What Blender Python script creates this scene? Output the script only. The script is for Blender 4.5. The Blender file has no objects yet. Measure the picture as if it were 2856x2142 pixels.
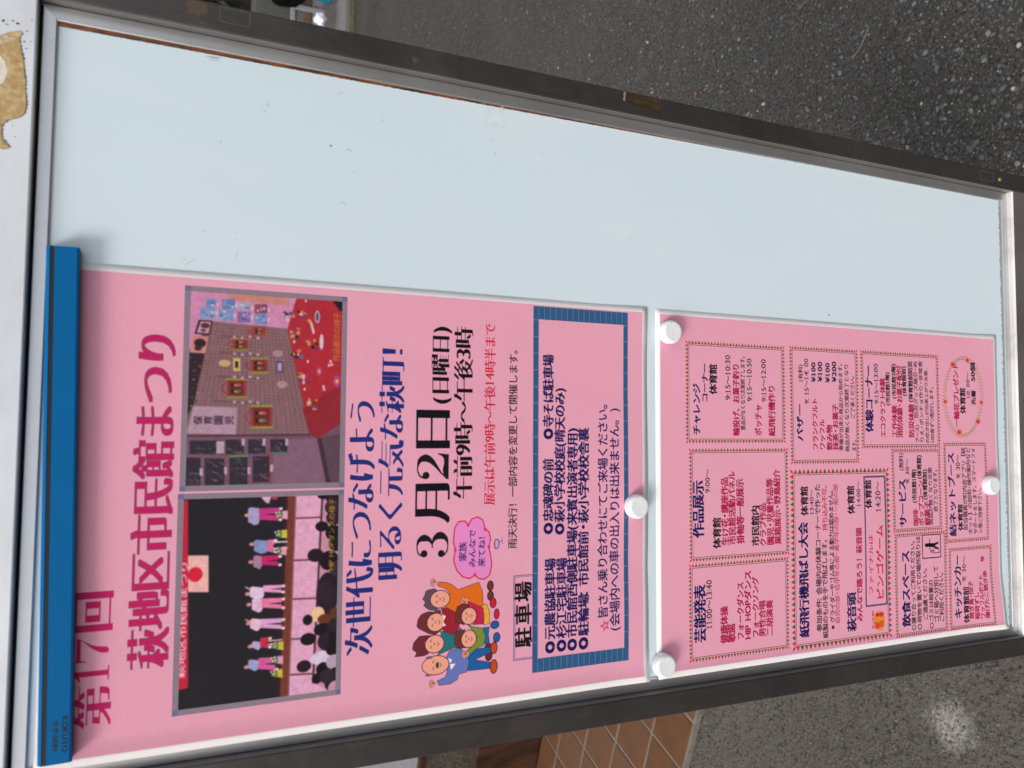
import bpy, bmesh, math, random
import numpy as np
from mathutils import Vector, Matrix, noise
random.seed(7); rng=np.random.default_rng(7)
scene=bpy.context.scene
ZTOP=1.391                      # height of the top edge of the white panel above the ground (m)
# ------------------------------------------------------------------ camera
cam_d=bpy.data.cameras.new('camera'); cam=bpy.data.objects.new('camera',cam_d); scene.collection.objects.link(cam)
cam_d.sensor_width=36; cam_d.lens=27.9668; cam_d.clip_start=0.02; cam_d.clip_end=400
cam.matrix_world=Matrix([[0.008535, 0.998354, -0.056706, 0.196191], [-0.412159, -0.048155, -0.909839, -0.540522], [-0.911072, 0.031137, 0.41107, 1.332015], [0, 0, 0, 1]])
cam_d.dof.use_dof=True; cam_d.dof.focus_distance=0.80; cam_d.dof.aperture_fstop=12.0
scene.camera=cam
# ------------------------------------------------------------------ world and sun (overcast)
SUN_EL,SUN_AZ=math.radians(46),math.radians(228)     # azimuth clockwise from +Y
world=bpy.data.worlds.new('World'); scene.world=world; world.use_nodes=True
nt=world.node_tree; bg=nt.nodes['Background']
sky=nt.nodes.new('ShaderNodeTexSky'); sky.sky_type='NISHITA'; sky.sun_disc=False
sky.sun_elevation=SUN_EL; sky.sun_rotation=SUN_AZ; sky.air_density=1.0; sky.dust_density=3.0; sky.ozone_density=0.6
mixw=nt.nodes.new('ShaderNodeMix'); mixw.data_type='RGBA'; mixw.inputs[0].default_value=0.62
mixw.inputs[7].default_value=(3.4,3.45,3.6,1)        # flat cloud layer over the clear sky
nt.links.new(sky.outputs[0],mixw.inputs[6]); nt.links.new(mixw.outputs[2],bg.inputs[0]); bg.inputs[1].default_value=0.13
sun_d=bpy.data.lights.new('sun','SUN'); sun_d.energy=1.2; sun_d.angle=math.radians(20); sun_d.color=(1,.97,.93)
sun=bpy.data.objects.new('sun',sun_d); scene.collection.objects.link(sun)
sd=Vector((math.sin(SUN_AZ)*math.cos(SUN_EL),math.cos(SUN_AZ)*math.cos(SUN_EL),math.sin(SUN_EL)))
sun.rotation_euler=sd.to_track_quat('Z','Y').to_euler(); sun.location=(0,0,6)
scene.view_settings.view_transform='Standard'; scene.view_settings.look='None'
scene.view_settings.gamma=1; scene.view_settings.use_curve_mapping=False
scene.view_settings.exposure=0.93
# print layout of the two sheets, in millimetres from each sheet's top left corner
ART1=[["T","第",21,29.3,23.6,19.9,"fat","be1a5e"],
["G1",47.8,19.1,56.4,37.3,"be1a5e"],
["G7",59.1,19.5,73.2,37.4,"be1a5e"],
["T","回",77.8,28.3,21.3,21.1,"fat","be1a5e"],
["T","萩地区市民館まつり",52.3,59.1,206.8,22.1,"fat2","be1a5e"],
["R","221e24",21.1,72.6,156.9,176.2],
["P","c02238",[[152.8,73.3],[152.6,78.4],[37.3,81.4],[36.5,74.9]]],
["T","萩地区市民館まつり",43.7,77.4,71.8,4.3,"bold","ecb8cc"],
["P","ebb0a8",[[118.5,79.3],[117.8,91.3],[94.9,91.9],[95.8,79.9]]],
["E","d81c36",106.4,83.8,4.6,4.3],
["P","74382e",[[154.7,139.3],[154.6,144.2],[23.9,141.7],[24.5,136.8]]],
["P","3a1c1e",[[154.8,137.4],[154.7,139.3],[24.5,136.8],[24.7,135.4]]],
["P","dfa2bf",[[154.6,144.2],[154.6,172.8],[20.4,174.2],[23.9,141.7]]],
["P","c88aa4",[[154,161.9],[154.6,172.8],[20.4,174.2],[31,157.4]]],
["L","6a4038",1.1,[[138.8,143.7],[138.8,160.8]]],
["L","6a4038",1.1,[[111.4,143.2],[111,159.9]]],
["L","6a4038",1.1,[[86.4,142.7],[85.7,159.1]]],
["L","6a4038",1.1,[[60.7,142.2],[59.8,158.3]]],
["L","6a4038",1.1,[[37.9,141.7],[36.7,157.5]]],
["L","4a2c2c",1.3,[[153.2,161.7],[98.4,159.9],[31,157.7]]],
["L","8a5a50",1,[[153.7,144.3],[24.6,142.1]]],
["E","2c1a20",142,112.5,1.8,2.1],
["E","d09088",142,113.8,1.2,1.6],
["P","a89ac0",[[146.1,114.4],[147.1,116],[146.2,121.6],[139.7,122.1],[136,121],[135.3,118.7],[137.5,114.6]]],
["P","c2347e",[[146.2,121.2],[146.2,133.9],[142.6,133.9],[142.1,124.5],[141.1,134],[137.7,133.7],[138.8,121.4]]],
["E","e8d0dc",145.4,134.9,1,1.2],
["E","e8d0dc",138.3,134.8,1,1.2],
["E","2c1a20",123.3,115.9,1.8,2.1],
["E","d09088",123.3,117.2,1.2,1.6],
["P","8490c0",[[125.2,118.5],[126.1,120.1],[125.1,127],[119.8,127.4],[117.4,126.3],[116.8,122.7],[119,118.6]]],
["P","dd6a98",[[125.6,126.8],[125.9,131],[122.2,131.1],[121.3,130.1],[120.7,131.1],[117.2,130.9],[118.2,126.9]]],
["E","e8d0dc",125,132,1,1.2],
["E","e8d0dc",117.8,132,1,1.1],
["E","2c1a20",112.1,115.6,1.8,2.1],
["E","d09088",112,116.9,1.2,1.6],
["P","a88096",[[115.3,118.3],[116.2,119.9],[115.3,123.8],[110,124.2],[107.7,123.1],[106.9,122.5],[109.1,118.4]]],
["P","c02266",[[115.5,123.5],[115.4,134.1],[112.5,134.2],[112.2,126.8],[111.3,134.2],[108.5,133.9],[109.9,123.6]]],
["E","e8d0dc",114.5,135.1,1,1.2],
["E","e8d0dc",109.1,135.1,1,1.1],
["E","2c1a20",92,114,1.8,2.1],
["E","d09088",91.9,115.3,1.2,1.6],
["P","dcc0dc",[[95.6,116.5],[96.5,118.1],[95.2,125.2],[90.3,125.6],[88.3,124.5],[87.8,120.7],[90.2,116.6]]],
["P","e69ac0",[[96.6,124.7],[96.2,136.6],[94,136.6],[94,128],[93.1,136.6],[91,136.3],[92.5,124.8]]],
["E","e8d0dc",95.3,137.6,1,1.2],
["E","e8d0dc",91.5,137.5,1,1.2],
["E","2c1a20",85.2,115,1.8,2.1],
["E","d09088",85.1,116.3,1.2,1.6],
["P","e0b4d0",[[88.1,118],[88.9,119.5],[87.8,124.7],[82.5,125.1],[80.1,124],[79.5,122.1],[81.8,118.1]]],
["P","e8789c",[[88.4,124.3],[87.8,136.7],[84.9,136.8],[84.8,127.7],[83.6,136.8],[80.8,136.5],[82.5,124.5]]],
["E","e8d0dc",86.9,137.7,1,1.2],
["E","e8d0dc",81.3,137.7,1,1.2],
["E","2c1a20",73.3,115,1.8,2.1],
["E","d09088",73.2,116.2,1.2,1.6],
["P","e6b8c8",[[75.4,117.2],[76.2,118.8],[75.2,123.6],[70.3,124],[68.5,122.9],[67.8,121.4],[70.2,117.3]]],
["P","dca0cc",[[75.4,123.3],[74.7,137],[71.8,137.1],[71.9,126.7],[70.5,137.1],[67.8,136.8],[69.7,123.5]]],
["E","e8d0dc",73.7,138,1,1.2],
["E","e8d0dc",68.3,137.9,1,1.2],
["E","2c1a20",58.7,116.4,1.8,2.1],
["E","d09088",58.6,117.7,1.2,1.6],
["P","b8a4cc",[[61,118.6],[61.8,120.1],[60.7,123.9],[57.1,124.3],[56.4,123.2],[55.6,122.7],[58,118.6]]],
["P","cc2850",[[63.5,123.6],[63.4,128.9],[60.5,129],[59.9,126.9],[59.2,129],[56.4,128.8],[57.6,123.7]]],
["E","e8d0dc",62.5,129.9,1,1.1],
["E","e8d0dc",57,129.9,1,1.1],
["E","2c1a20",46.1,114.5,1.8,2.1],
["E","d09088",45.9,115.7,1.2,1.6],
["P","98a0cc",[[49.7,116.6],[50.5,118.2],[49.3,123.1],[44.9,123.5],[43.4,122.5],[42.7,120.7],[45.2,116.7]]],
["P","da5a9c",[[50.8,122.8],[50.1,133.4],[46.7,133.5],[46.6,126.1],[45.2,133.5],[41.9,133.3],[43.8,122.9]]],
["E","e8d0dc",49.2,134.4,1,1.1],
["E","e8d0dc",42.4,134.4,1,1.1],
["P","d8b0c8",[[154.4,121.5],[154.2,128.8],[148.8,127.2],[150.1,124.8]]],
["P","b03050",[[154.3,128.8],[154,133.7],[151.4,132.1],[151.6,128.8]]],
["L","d8a090",0.9,[[94.5,117.2],[96.3,114]]],
["L","d8a090",0.9,[[73.9,117.6],[75.8,114.4]]],
["L","e0c8d8",1,[[123.9,130.6],[123.8,139.3]]],
["L","e0c8d8",1,[[119.7,131.1],[119.6,139.4]]],
["L","d8a8a8",1,[[60.9,129],[60.8,137.3]]],
["L","d8a8a8",1,[[58.8,129],[58.3,137.3]]],
["P","e8a0b8",[[143.8,135.6],[144.2,139.3],[138.3,139.4],[139.1,135.7]]],
["E","5c7444",142.7,134.3,1.3,1.2],
["E","5c7444",141,133.6,1.2,1.2],
["E","5c7444",140,134.7,1.2,1.2],
["E","5c7444",141.9,132.4,0.8,0.8],
["E","5c7444",141.5,135.2,1.2,1.2],
["E","e4dcc8",143.2,133.8,0.6,0.6],
["E","e4dcc8",140.6,132.9,0.6,0.6],
["E","e4dcc8",141.2,134.4,0.6,0.6],
["E","e4dcc8",142.6,131.9,0.6,0.6],
["P","c8c048",[[131.4,135.4],[131.8,139.1],[125.9,139.3],[126.7,135.5]]],
["E","5c7444",130.3,134.2,1.3,1.2],
["E","5c7444",128.7,133.4,1.2,1.2],
["E","5c7444",127.6,134.6,1.2,1.2],
["E","5c7444",129.6,132.3,0.8,0.8],
["E","5c7444",129.1,135.1,1.2,1.2],
["E","e4dcc8",130.8,133.7,0.6,0.6],
["E","e4dcc8",128.2,132.8,0.6,0.6],
["E","e4dcc8",128.8,134.2,0.6,0.6],
["E","e4dcc8",130.3,131.8,0.6,0.6],
["P","e8a0b8",[[120.5,135.3],[120.8,139],[114.9,139.1],[115.8,135.4]]],
["E","5c7444",119.4,134.1,1.3,1.2],
["E","5c7444",117.8,133.3,1.2,1.2],
["E","5c7444",116.7,134.5,1.2,1.1],
["E","5c7444",118.7,132.2,0.8,0.8],
["E","5c7444",118.2,134.9,1.2,1.2],
["E","e4dcc8",119.9,133.6,0.6,0.6],
["E","e4dcc8",117.3,132.7,0.6,0.6],
["E","e4dcc8",117.9,134.1,0.6,0.6],
["E","e4dcc8",119.4,131.7,0.6,0.6],
["P","c8b840",[[59.7,134.7],[59.8,138.3],[54,138.5],[55,134.8]]],
["E","5c7444",58.6,133.5,1.2,1.2],
["E","5c7444",57.1,132.7,1.2,1.1],
["E","5c7444",56,133.9,1.2,1.1],
["E","5c7444",58,131.5,0.8,0.8],
["E","5c7444",57.4,134.3,1.2,1.1],
["E","e4dcc8",59.2,133,0.6,0.6],
["E","e4dcc8",56.6,132.1,0.6,0.6],
["E","e4dcc8",57.2,133.5,0.6,0.6],
["E","e4dcc8",58.7,131,0.6,0.6],
["P","e090b8",[[50.6,134.6],[50.7,138.2],[44.9,138.4],[46,134.7]]],
["E","5c7444",49.6,133.4,1.2,1.2],
["E","5c7444",48,132.6,1.2,1.1],
["E","5c7444",46.9,133.8,1.2,1.1],
["E","5c7444",49,131.4,0.8,0.8],
["E","5c7444",48.3,134.2,1.2,1.1],
["E","e4dcc8",50.1,132.9,0.6,0.6],
["E","e4dcc8",47.6,132,0.6,0.6],
["E","e4dcc8",48.1,133.4,0.6,0.6],
["E","e4dcc8",49.7,130.9,0.6,0.6],
["P","d0b030",[[42.1,134.5],[42.2,138.2],[36.4,138.3],[37.5,134.6]]],
["E","5c7444",41.1,133.3,1.2,1.2],
["E","5c7444",39.5,132.5,1.2,1.1],
["E","5c7444",38.4,133.7,1.2,1.2],
["E","5c7444",40.5,131.4,0.8,0.8],
["E","5c7444",39.8,134.1,1.2,1.1],
["E","e4dcc8",41.6,132.8,0.6,0.6],
["E","e4dcc8",39.1,131.9,0.6,0.6],
["E","e4dcc8",39.6,133.3,0.6,0.6],
["E","e4dcc8",41.2,130.9,0.6,0.6],
["E","1c1218",152.6,163.7,1.9,5.2],
["E","2c1824",151.2,169.3,4.3,5.2],
["E","1c1218",132.7,161.7,3.4,4.3],
["E","141014",128.3,169.3,5.2,5.1],
["E","241820",113.9,157.9,4.4,5.3],
["E","1c1218",109.9,167,6.5,6.5],
["E","c89098",122,164.7,2.6,2.6],
["E","2a1a26",87.7,166.1,14.6,7.4],
["E","241620",97.5,172,5.2,5.2],
["E","e8bf92",75,160.2,5.1,4.4],
["E","6a3424",71.6,165.1,3.4,5.2],
["E","1c1218",72,153.5,3.4,3.2],
["E","181218",64.9,163.6,4.2,6],
["E","1c1218",59.5,154.1,4,5.1],
["E","2a1c2c",57,166.7,6.4,6.5],
["E","d8c4d8",46.2,163.9,4.7,8.2],
["E","261820",42.2,151.7,3.9,4.7],
["E","180f16",39,164.3,4.4,4.6],
["E","1c1218",33.2,160.3,3.4,3.4],
["E","1a1018",29.4,170.6,5.9,5.2],
["E","e0a8bc",25.8,158.8,2.5,6.8],
["E","1a1014",50.6,170.2,3.4,4.3],
["E","5a3424",73.6,170.7,5.1,3.5],
["E","1c141c",61.5,171.8,6,4.3],
["E","33242c",145.2,168.6,5,5.2],
["E","2a2024",138.2,169.6,5,5.2],
["E","1c161a",120.8,171.6,5,5.2],
["E","3a2a30",104.4,172.3,5,5.2],
["E","2a2026",66.7,171.7,5,5.2],
["E","1a1418",55.5,172.8,5,5.2],
["E","b49cac",42.9,171.2,4.9,5.2],
["E","241a20",34.3,172.3,4.9,5.2],
["E","30242a",34,167.1,4.9,5.2],
["E","c490a4",25.7,172.8,4.9,5.2],
["L","3c2a38",0.3,[[94.1,159.6],[99.2,172.4]]],
["L","3c2a38",0.3,[[93.4,159.6],[97.3,172.4]]],
["L","3c2a38",0.3,[[92.8,159.6],[95.4,172.5]]],
["L","3c2a38",0.3,[[92.1,159.6],[93.5,172.5]]],
["L","3c2a38",0.3,[[91.4,159.7],[91.6,172.5]]],
["L","3c2a38",0.3,[[90.8,159.7],[89.7,172.6]]],
["L","3c2a38",0.3,[[90.1,159.7],[87.8,172.6]]],
["L","3c2a38",0.3,[[89.5,159.7],[86,172.6]]],
["L","3c2a38",0.3,[[88.8,159.7],[84.1,172.7]]],
["L","3c2a38",0.3,[[88.2,159.7],[82.2,172.7]]],
["L","3c2a38",0.3,[[87.5,159.7],[80.3,172.7]]],
["L","3c2a38",0.3,[[86.8,159.7],[78.4,172.8]]],
["L","3c2a38",0.3,[[86.2,159.7],[76.5,172.8]]],
["T","HIP HOPダンスの様子",103.3,168.4,47.8,4,"serif","c89828"],
["R","745062",158.3,73.2,288.1,176.4],
["P","dc90b8",[[286.7,74],[287.9,145.7],[263.6,136.8],[266.1,90.7],[245.5,75.1]]],
["P","d88a78",[[285.3,97.7],[284.6,136.8],[279.1,137.8],[281.1,99.8]]],
["P","8c6668",[[266,90.5],[264,136.5],[193.5,152.8],[192.8,74.9],[210.8,79]]],
["P","2a1e24",[[245.2,76.2],[245,85.9],[212.8,80.1],[203,75.4]]],
["E","a06a30",242.3,77.4,0.4,0.7],
["E","4a3034",239.6,80.3,0.4,0.7],
["E","c0a088",236.9,83.2,0.4,0.7],
["E","a06a30",234,80,0.4,0.7],
["E","4a3034",231.3,82.9,0.4,0.7],
["E","c0a088",228.4,79.7,0.4,0.7],
["E","a06a30",225.7,82.6,0.4,0.7],
["E","4a3034",222.8,79.4,0.4,0.7],
["E","c0a088",220.1,82.3,0.4,0.7],
["E","a06a30",217.2,79,0.4,0.7],
["E","4a3034",214.5,81.9,0.4,0.7],
["E","c0a088",211.7,78.7,0.4,0.7],
["D","4c343c",34,23,[[264.1,90.9],[262.1,136.9],[194.6,151.8],[194,77]]],
["P","b82430",[[287.7,142.9],[287.6,165.6],[274.9,174.7],[203.5,175.9],[190.9,157.4],[194.2,152.6],[263.6,136.7]]],
["P","98202c",[[210.6,147.2],[228.6,172.8],[203.5,175.9],[190.9,157.4],[194.2,152.6]]],
["P","181016",[[285.8,165.2],[285.6,174.5],[276.7,174.6],[278.2,171.1]]],
["P","785464",[[192.6,74.9],[191.8,157.1],[158.6,164.9],[160.8,75]]],
["P","866274",[[189.9,129.3],[191.2,157.1],[158.6,164],[159.4,129.9]]],
["P","3c2a34",[[191.1,157.6],[194.7,176.9],[158.2,177.5],[158.6,164.6]]],
["P","5a4450",[[192,160.4],[193.8,176.9],[158.2,177.5],[158.5,167.5]]],
["L","4a303a",1.2,[[192.8,74.9],[193.7,152.8]]],
["P","2c2630",[[190,78.4],[189.9,98.8],[181.2,99],[181.4,78.6]]],
["L","8a7a84",0.3,[[185.4,83.2],[184.5,87.5]]],
["L","8a7a84",0.3,[[184.9,89.3],[184.7,91.1]]],
["L","705e6a",0.3,[[185.9,96.8],[184.5,98.7]]],
["L","705e6a",0.3,[[184.8,81.7],[185.2,83.9]]],
["L","705e6a",0.3,[[188.2,92.8],[186.4,93.8]]],
["L","705e6a",0.3,[[187.4,93.7],[185.3,97.3]]],
["L","8a7a84",0.3,[[182.6,91.8],[181.5,95.4]]],
["L","8a7a84",0.3,[[188.4,96.2],[188.5,97.4]]],
["L","8a7a84",0.3,[[182.3,82.9],[181.6,86.7]]],
["P","2c2630",[[190.6,99.7],[190.6,110.8],[181.2,111],[181.2,99.9]]],
["L","705e6a",0.3,[[183.2,104],[182,106.2]]],
["L","705e6a",0.3,[[182.7,105.4],[183,109.8]]],
["L","705e6a",0.3,[[185.1,102.7],[183,104.2]]],
["L","705e6a",0.3,[[182.6,108.7],[181.4,109.9]]],
["L","8a7a84",0.3,[[182,105.8],[182.2,107.7]]],
["L","b8a8b0",0.3,[[181.9,107.7],[182.2,109.9]]],
["L","8a7a84",0.3,[[189.9,107.9],[187.8,110.6]]],
["L","b8a8b0",0.3,[[185.1,100.7],[183.8,103]]],
["L","8a7a84",0.3,[[182.5,105.1],[181.4,107.9]]],
["P","2c2630",[[190.6,113.4],[190.6,124.2],[180.8,124.4],[180.9,113.6]]],
["L","705e6a",0.3,[[189.4,116.5],[187,119.5]]],
["L","8a7a84",0.3,[[187.6,122],[187.9,123.4]]],
["L","b8a8b0",0.3,[[187.4,121.1],[186.7,124]]],
["L","705e6a",0.3,[[185.6,117.8],[184,122.1]]],
["L","705e6a",0.3,[[181.8,114.9],[181.1,116.8]]],
["L","8a7a84",0.3,[[182,120],[181,124.1]]],
["L","8a7a84",0.3,[[190,118.4],[189.5,123.2]]],
["L","b8a8b0",0.3,[[185,117.1],[183.6,118.2]]],
["L","8a7a84",0.3,[[184.2,117.9],[183.9,121.2]]],
["P","2c2630",[[190.7,127.2],[190.7,138],[182,138.2],[182.1,127.4]]],
["L","705e6a",0.3,[[185.8,131.8],[185.2,132.7]]],
["L","705e6a",0.3,[[188,132.9],[187.4,135.1]]],
["L","705e6a",0.3,[[187.5,130.3],[185.6,132.3]]],
["L","705e6a",0.3,[[184.2,128.7],[184.2,132.3]]],
["L","8a7a84",0.3,[[185.3,131.9],[185.3,133.7]]],
["L","b8a8b0",0.3,[[185,131.4],[182.6,134.7]]],
["L","b8a8b0",0.3,[[188.5,133.3],[186.8,134.5]]],
["L","8a7a84",0.3,[[186,129.6],[186.1,131.3]]],
["L","705e6a",0.3,[[188.8,132.1],[188.4,133.7]]],
["P","2c2630",[[179.3,76],[179.2,85],[161.4,85.4],[161.6,76.5]]],
["L","705e6a",0.3,[[168.1,82.1],[168.1,84.2]]],
["L","8a7a84",0.3,[[165.6,78.8],[164.2,81.3]]],
["L","b8a8b0",0.3,[[169.3,78.6],[169.3,82.9]]],
["L","705e6a",0.3,[[163.2,76.9],[162.3,81.4]]],
["L","b8a8b0",0.3,[[163.3,83.1],[162.4,84]]],
["L","8a7a84",0.3,[[166.3,81.8],[164.1,84.7]]],
["L","8a7a84",0.3,[[164.5,82.5],[164.2,83.8]]],
["L","705e6a",0.3,[[165.5,77.1],[163.3,81.4]]],
["L","b8a8b0",0.3,[[169.1,82.7],[169.2,85]]],
["P","2c2630",[[178.7,87.4],[178.5,99.2],[161,99.6],[161.3,87.9]]],
["L","b8a8b0",0.3,[[174.2,92.7],[173.4,95.5]]],
["L","8a7a84",0.3,[[168.1,96.9],[165.7,98.3]]],
["L","b8a8b0",0.3,[[164.9,93.3],[164.8,95.4]]],
["L","b8a8b0",0.3,[[164.8,93.2],[164.5,94.9]]],
["L","b8a8b0",0.3,[[176,96.3],[174.7,99]]],
["L","b8a8b0",0.3,[[165.8,92],[164.7,93.8]]],
["L","b8a8b0",0.3,[[170.4,92],[168.6,96.2]]],
["L","8a7a84",0.3,[[177.3,88.4],[175.2,92.9]]],
["L","8a7a84",0.3,[[170,88.9],[170.3,90.3]]],
["P","2c2630",[[179.5,102.2],[179.4,113.3],[160.7,113.7],[161,102.6]]],
["L","8a7a84",0.3,[[172.2,106.1],[172.1,108.3]]],
["L","705e6a",0.3,[[176.8,105.5],[175.1,106.4]]],
["L","b8a8b0",0.3,[[169,109.7],[167.7,112]]],
["L","b8a8b0",0.3,[[172.3,109.6],[171.4,112.8]]],
["L","705e6a",0.3,[[170.3,106.1],[167.9,108.2]]],
["L","b8a8b0",0.3,[[178.6,106.3],[177,109.2]]],
["L","8a7a84",0.3,[[171.6,103.5],[172,104.7]]],
["L","705e6a",0.3,[[162.1,105.8],[161.7,109.8]]],
["L","705e6a",0.3,[[176.8,106.7],[174.6,110.2]]],
["P","2c2630",[[180,116.5],[179.9,127.4],[162.9,127.8],[163.1,116.8]]],
["L","705e6a",0.3,[[168.9,123.9],[167.7,126]]],
["L","8a7a84",0.3,[[168.1,124],[166.2,125.5]]],
["L","b8a8b0",0.3,[[178.1,117.4],[177.4,120.8]]],
["L","b8a8b0",0.3,[[174,124],[174.2,124.9]]],
["L","8a7a84",0.3,[[168.5,121.2],[166.5,124.5]]],
["L","705e6a",0.3,[[167.4,117.5],[167.2,120.5]]],
["L","705e6a",0.3,[[177.9,121.7],[177.4,122.7]]],
["L","b8a8b0",0.3,[[166.4,122],[164.8,126.9]]],
["L","8a7a84",0.3,[[168.4,121],[167.1,122.9]]],
["P","c0a8b4",[[189.5,94.1],[189.5,98.8],[181.7,99],[181.7,94.3]]],
["L","6aa048",0.8,[[179.5,102.2],[180,113.3]]],
["L","a83838",0.9,[[180,116.6],[180.4,127.2],[163,127.9]]],
["L","3a6aa0",0.8,[[180.9,113.6],[180.8,124.4]]],
["L","38886a",0.8,[[182.1,127.4],[182,138.2]]],
["P","c8b0bc",[[191.2,109.4],[191.2,111.2],[186.6,111.3],[186.6,109.5]]],
["P","c8b0bc",[[191.2,122.3],[191.2,124.1],[186.5,124.2],[186.5,122.4]]],
["P","c8b0bc",[[191.2,136.7],[191.2,138.5],[186.5,138.6],[186.5,136.8]]],
["P","c8b0bc",[[172.5,84.7],[172.4,86.4],[167.9,86.5],[167.9,84.8]]],
["P","c8b0bc",[[173.1,99.2],[173.1,100.9],[168.4,101],[168.5,99.3]]],
["P","c8b0bc",[[172.9,113.4],[172.8,115.2],[168.2,115.3],[168.2,113.5]]],
["P","c8b0bc",[[174.3,127.5],[174.3,129.3],[169.6,129.4],[169.6,127.6]]],
["P","6c94c4",[[280.1,85.8],[280.5,91.9],[275.4,92],[274.9,86]]],
["E","d0a0c0",276.1,89.2,0.4,0.7],
["E","e8d8e0",276.2,90.4,0.6,0.8],
["E","385890",277.7,89.7,0.7,0.8],
["E","5070b0",277.6,87.5,0.7,0.8],
["E","e8d8e0",276.5,89.3,0.7,0.5],
["E","5070b0",278.4,89.3,0.7,0.6],
["P","f0c8dc",[[278,92.1],[278.1,93.4],[275.8,93.4],[275.7,92.2]]],
["P","8aa0cc",[[274.4,82.1],[275.1,91.4],[267.5,91.6],[267,82.3]]],
["E","d0a0c0",269,88.2,0.6,0.9],
["E","d0a0c0",272.3,89.7,0.7,0.6],
["E","5070b0",271.6,84.4,0.7,0.7],
["E","5070b0",269.8,86.2,0.4,1],
["E","385890",269.3,89.4,0.6,0.9],
["E","c0d0e4",271.7,89.5,0.8,1],
["P","f0c8dc",[[272.6,91.6],[272.6,92.9],[270.3,92.9],[270.2,91.7]]],
["P","5c84bc",[[280.6,95.4],[281.2,103.3],[274.8,103.5],[274.2,95.6]]],
["E","e8d8e0",276,102,0.7,1],
["E","c0d0e4",276.2,102.2,0.4,0.6],
["E","d0a0c0",277,97.3,0.4,1],
["E","d0a0c0",279.7,97.4,0.4,0.6],
["E","c0d0e4",278.7,97.1,0.3,1.2],
["E","e8d8e0",276.9,100,0.5,0.4],
["P","f0c8dc",[[278.7,103.6],[278.8,104.8],[276.4,104.9],[276.3,103.6]]],
["P","7a9cc8",[[273.8,93.4],[274.4,102.5],[267.1,102.7],[266.6,93.6]]],
["E","e8d8e0",272.7,97.1,0.7,1],
["E","e8d8e0",270.1,97.2,0.5,0.5],
["E","e8d8e0",268.1,95.3,0.4,1.2],
["E","d0a0c0",271.3,99.3,0.7,0.8],
["E","d0a0c0",267.8,95.2,0.6,0.7],
["E","385890",270.3,95.2,0.7,0.7],
["P","f0c8dc",[[271.9,102.8],[271.9,104],[269.6,104.1],[269.5,102.8]]],
["P","b0a4c0",[[279.1,105.2],[279.7,113],[274,113.2],[273.5,105.4]]],
["E","385890",276.1,110.6,0.4,1],
["E","d0a0c0",276.1,111.5,0.8,0.5],
["E","5070b0",276.1,111.7,0.6,1],
["E","d0a0c0",276.8,110,0.4,0.7],
["E","c0d0e4",277.7,106.8,0.6,0.9],
["E","e8d8e0",277.4,108.3,0.8,0.7],
["P","f0c8dc",[[277.1,113.2],[277.2,114.5],[274.8,114.6],[274.7,113.3]]],
["P","8868a8",[[273.2,105],[273.7,113],[266.7,113.2],[266.2,105.1]]],
["E","c0d0e4",271.1,108.9,0.6,1],
["E","d0a0c0",270.4,111.8,0.4,1.1],
["E","e8d8e0",272.1,111.1,0.4,0.6],
["E","c0d0e4",267.8,109.5,0.7,0.5],
["E","385890",268.6,108.6,0.7,1.1],
["E","385890",268.1,109.8,0.6,1.1],
["P","f0c8dc",[[271.2,113.2],[271.2,114.5],[268.9,114.6],[268.8,113.3]]],
["P","904858",[[278.8,115.5],[279.4,123.5],[273.2,123.6],[272.7,115.6]]],
["E","5070b0",277.4,119.9,0.7,0.6],
["E","c0d0e4",276.4,121.6,0.8,0.8],
["E","d0a0c0",275.7,119.8,0.8,1],
["E","d0a0c0",275.4,121.9,0.4,0.4],
["E","c0d0e4",274.7,117.2,0.4,0.6],
["E","e8d8e0",274.6,117.7,0.8,0.6],
["P","f0c8dc",[[276.8,123.7],[276.9,125],[274.5,125.1],[274.4,123.8]]],
["P","7c96c8",[[272.3,115.4],[272.9,123.8],[265.8,123.9],[265.3,115.5]]],
["E","e8d8e0",270.1,117.1,0.4,1],
["E","e8d8e0",268.6,121.5,0.5,0.5],
["E","5070b0",269.1,119.7,0.5,0.4],
["E","d0a0c0",268.2,122.1,0.8,0.5],
["E","385890",271.7,121.4,0.8,0.5],
["E","5070b0",267.3,122.5,0.7,0.8],
["P","f0c8dc",[[270.3,124],[270.4,125.3],[268,125.4],[267.9,124]]],
["P","2a1a22",[[266.5,81.8],[266.4,90.1],[257.1,88.6],[257.4,79.5]]],
["P","d8a0b0",[[265.6,83],[265.5,89.1],[258.1,87.9],[258.3,80.8]]],
["E","4a2c34",263,85.7,1.7,2.7],
["E","5a3a40",259.9,84.6,1,1.6],
["P","d88a7c",[[256.2,79],[256.1,87.8],[245.3,86.2],[245.6,76.6]]],
["E","2a1a1e",251.7,82.9,2.8,3.5],
["E","3a2428",248.3,81.8,1.5,2.3],
["L","a8283c",0.6,[[260.7,110.8],[262.3,114.8]]],
["L","a8283c",0.6,[[260.7,110.8],[259.6,114.8]]],
["P","a03428",[[263.8,114.8],[264.2,122.6],[258.6,122.7],[258.1,114.9]]],
["P","a84838",[[264.4,114.2],[264.9,123],[263.7,123],[263.2,114.3]]],
["P","a84838",[[258.6,114.4],[259.1,123.1],[257.9,123.1],[257.4,114.4]]],
["P","6a2420",[[262.5,116.2],[262.7,120.8],[259.8,120.9],[259.6,116.3]]],
["E","14100e",262.2,117.1,0.7,0.8],
["E","d8a090",262.2,117.9,0.4,0.4],
["E","c84868",262.3,119.3,0.7,1.3],
["E","d0a038",262.3,118.5,0.7,0.3],
["E","14100e",260,117.2,0.7,0.8],
["E","d8a090",260,118,0.4,0.4],
["E","3a8058",260.1,119.4,0.7,1.3],
["E","d0a038",260,118.6,0.6,0.3],
["L","a8283c",0.6,[[251.7,98.9],[254.1,102.8]]],
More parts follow.
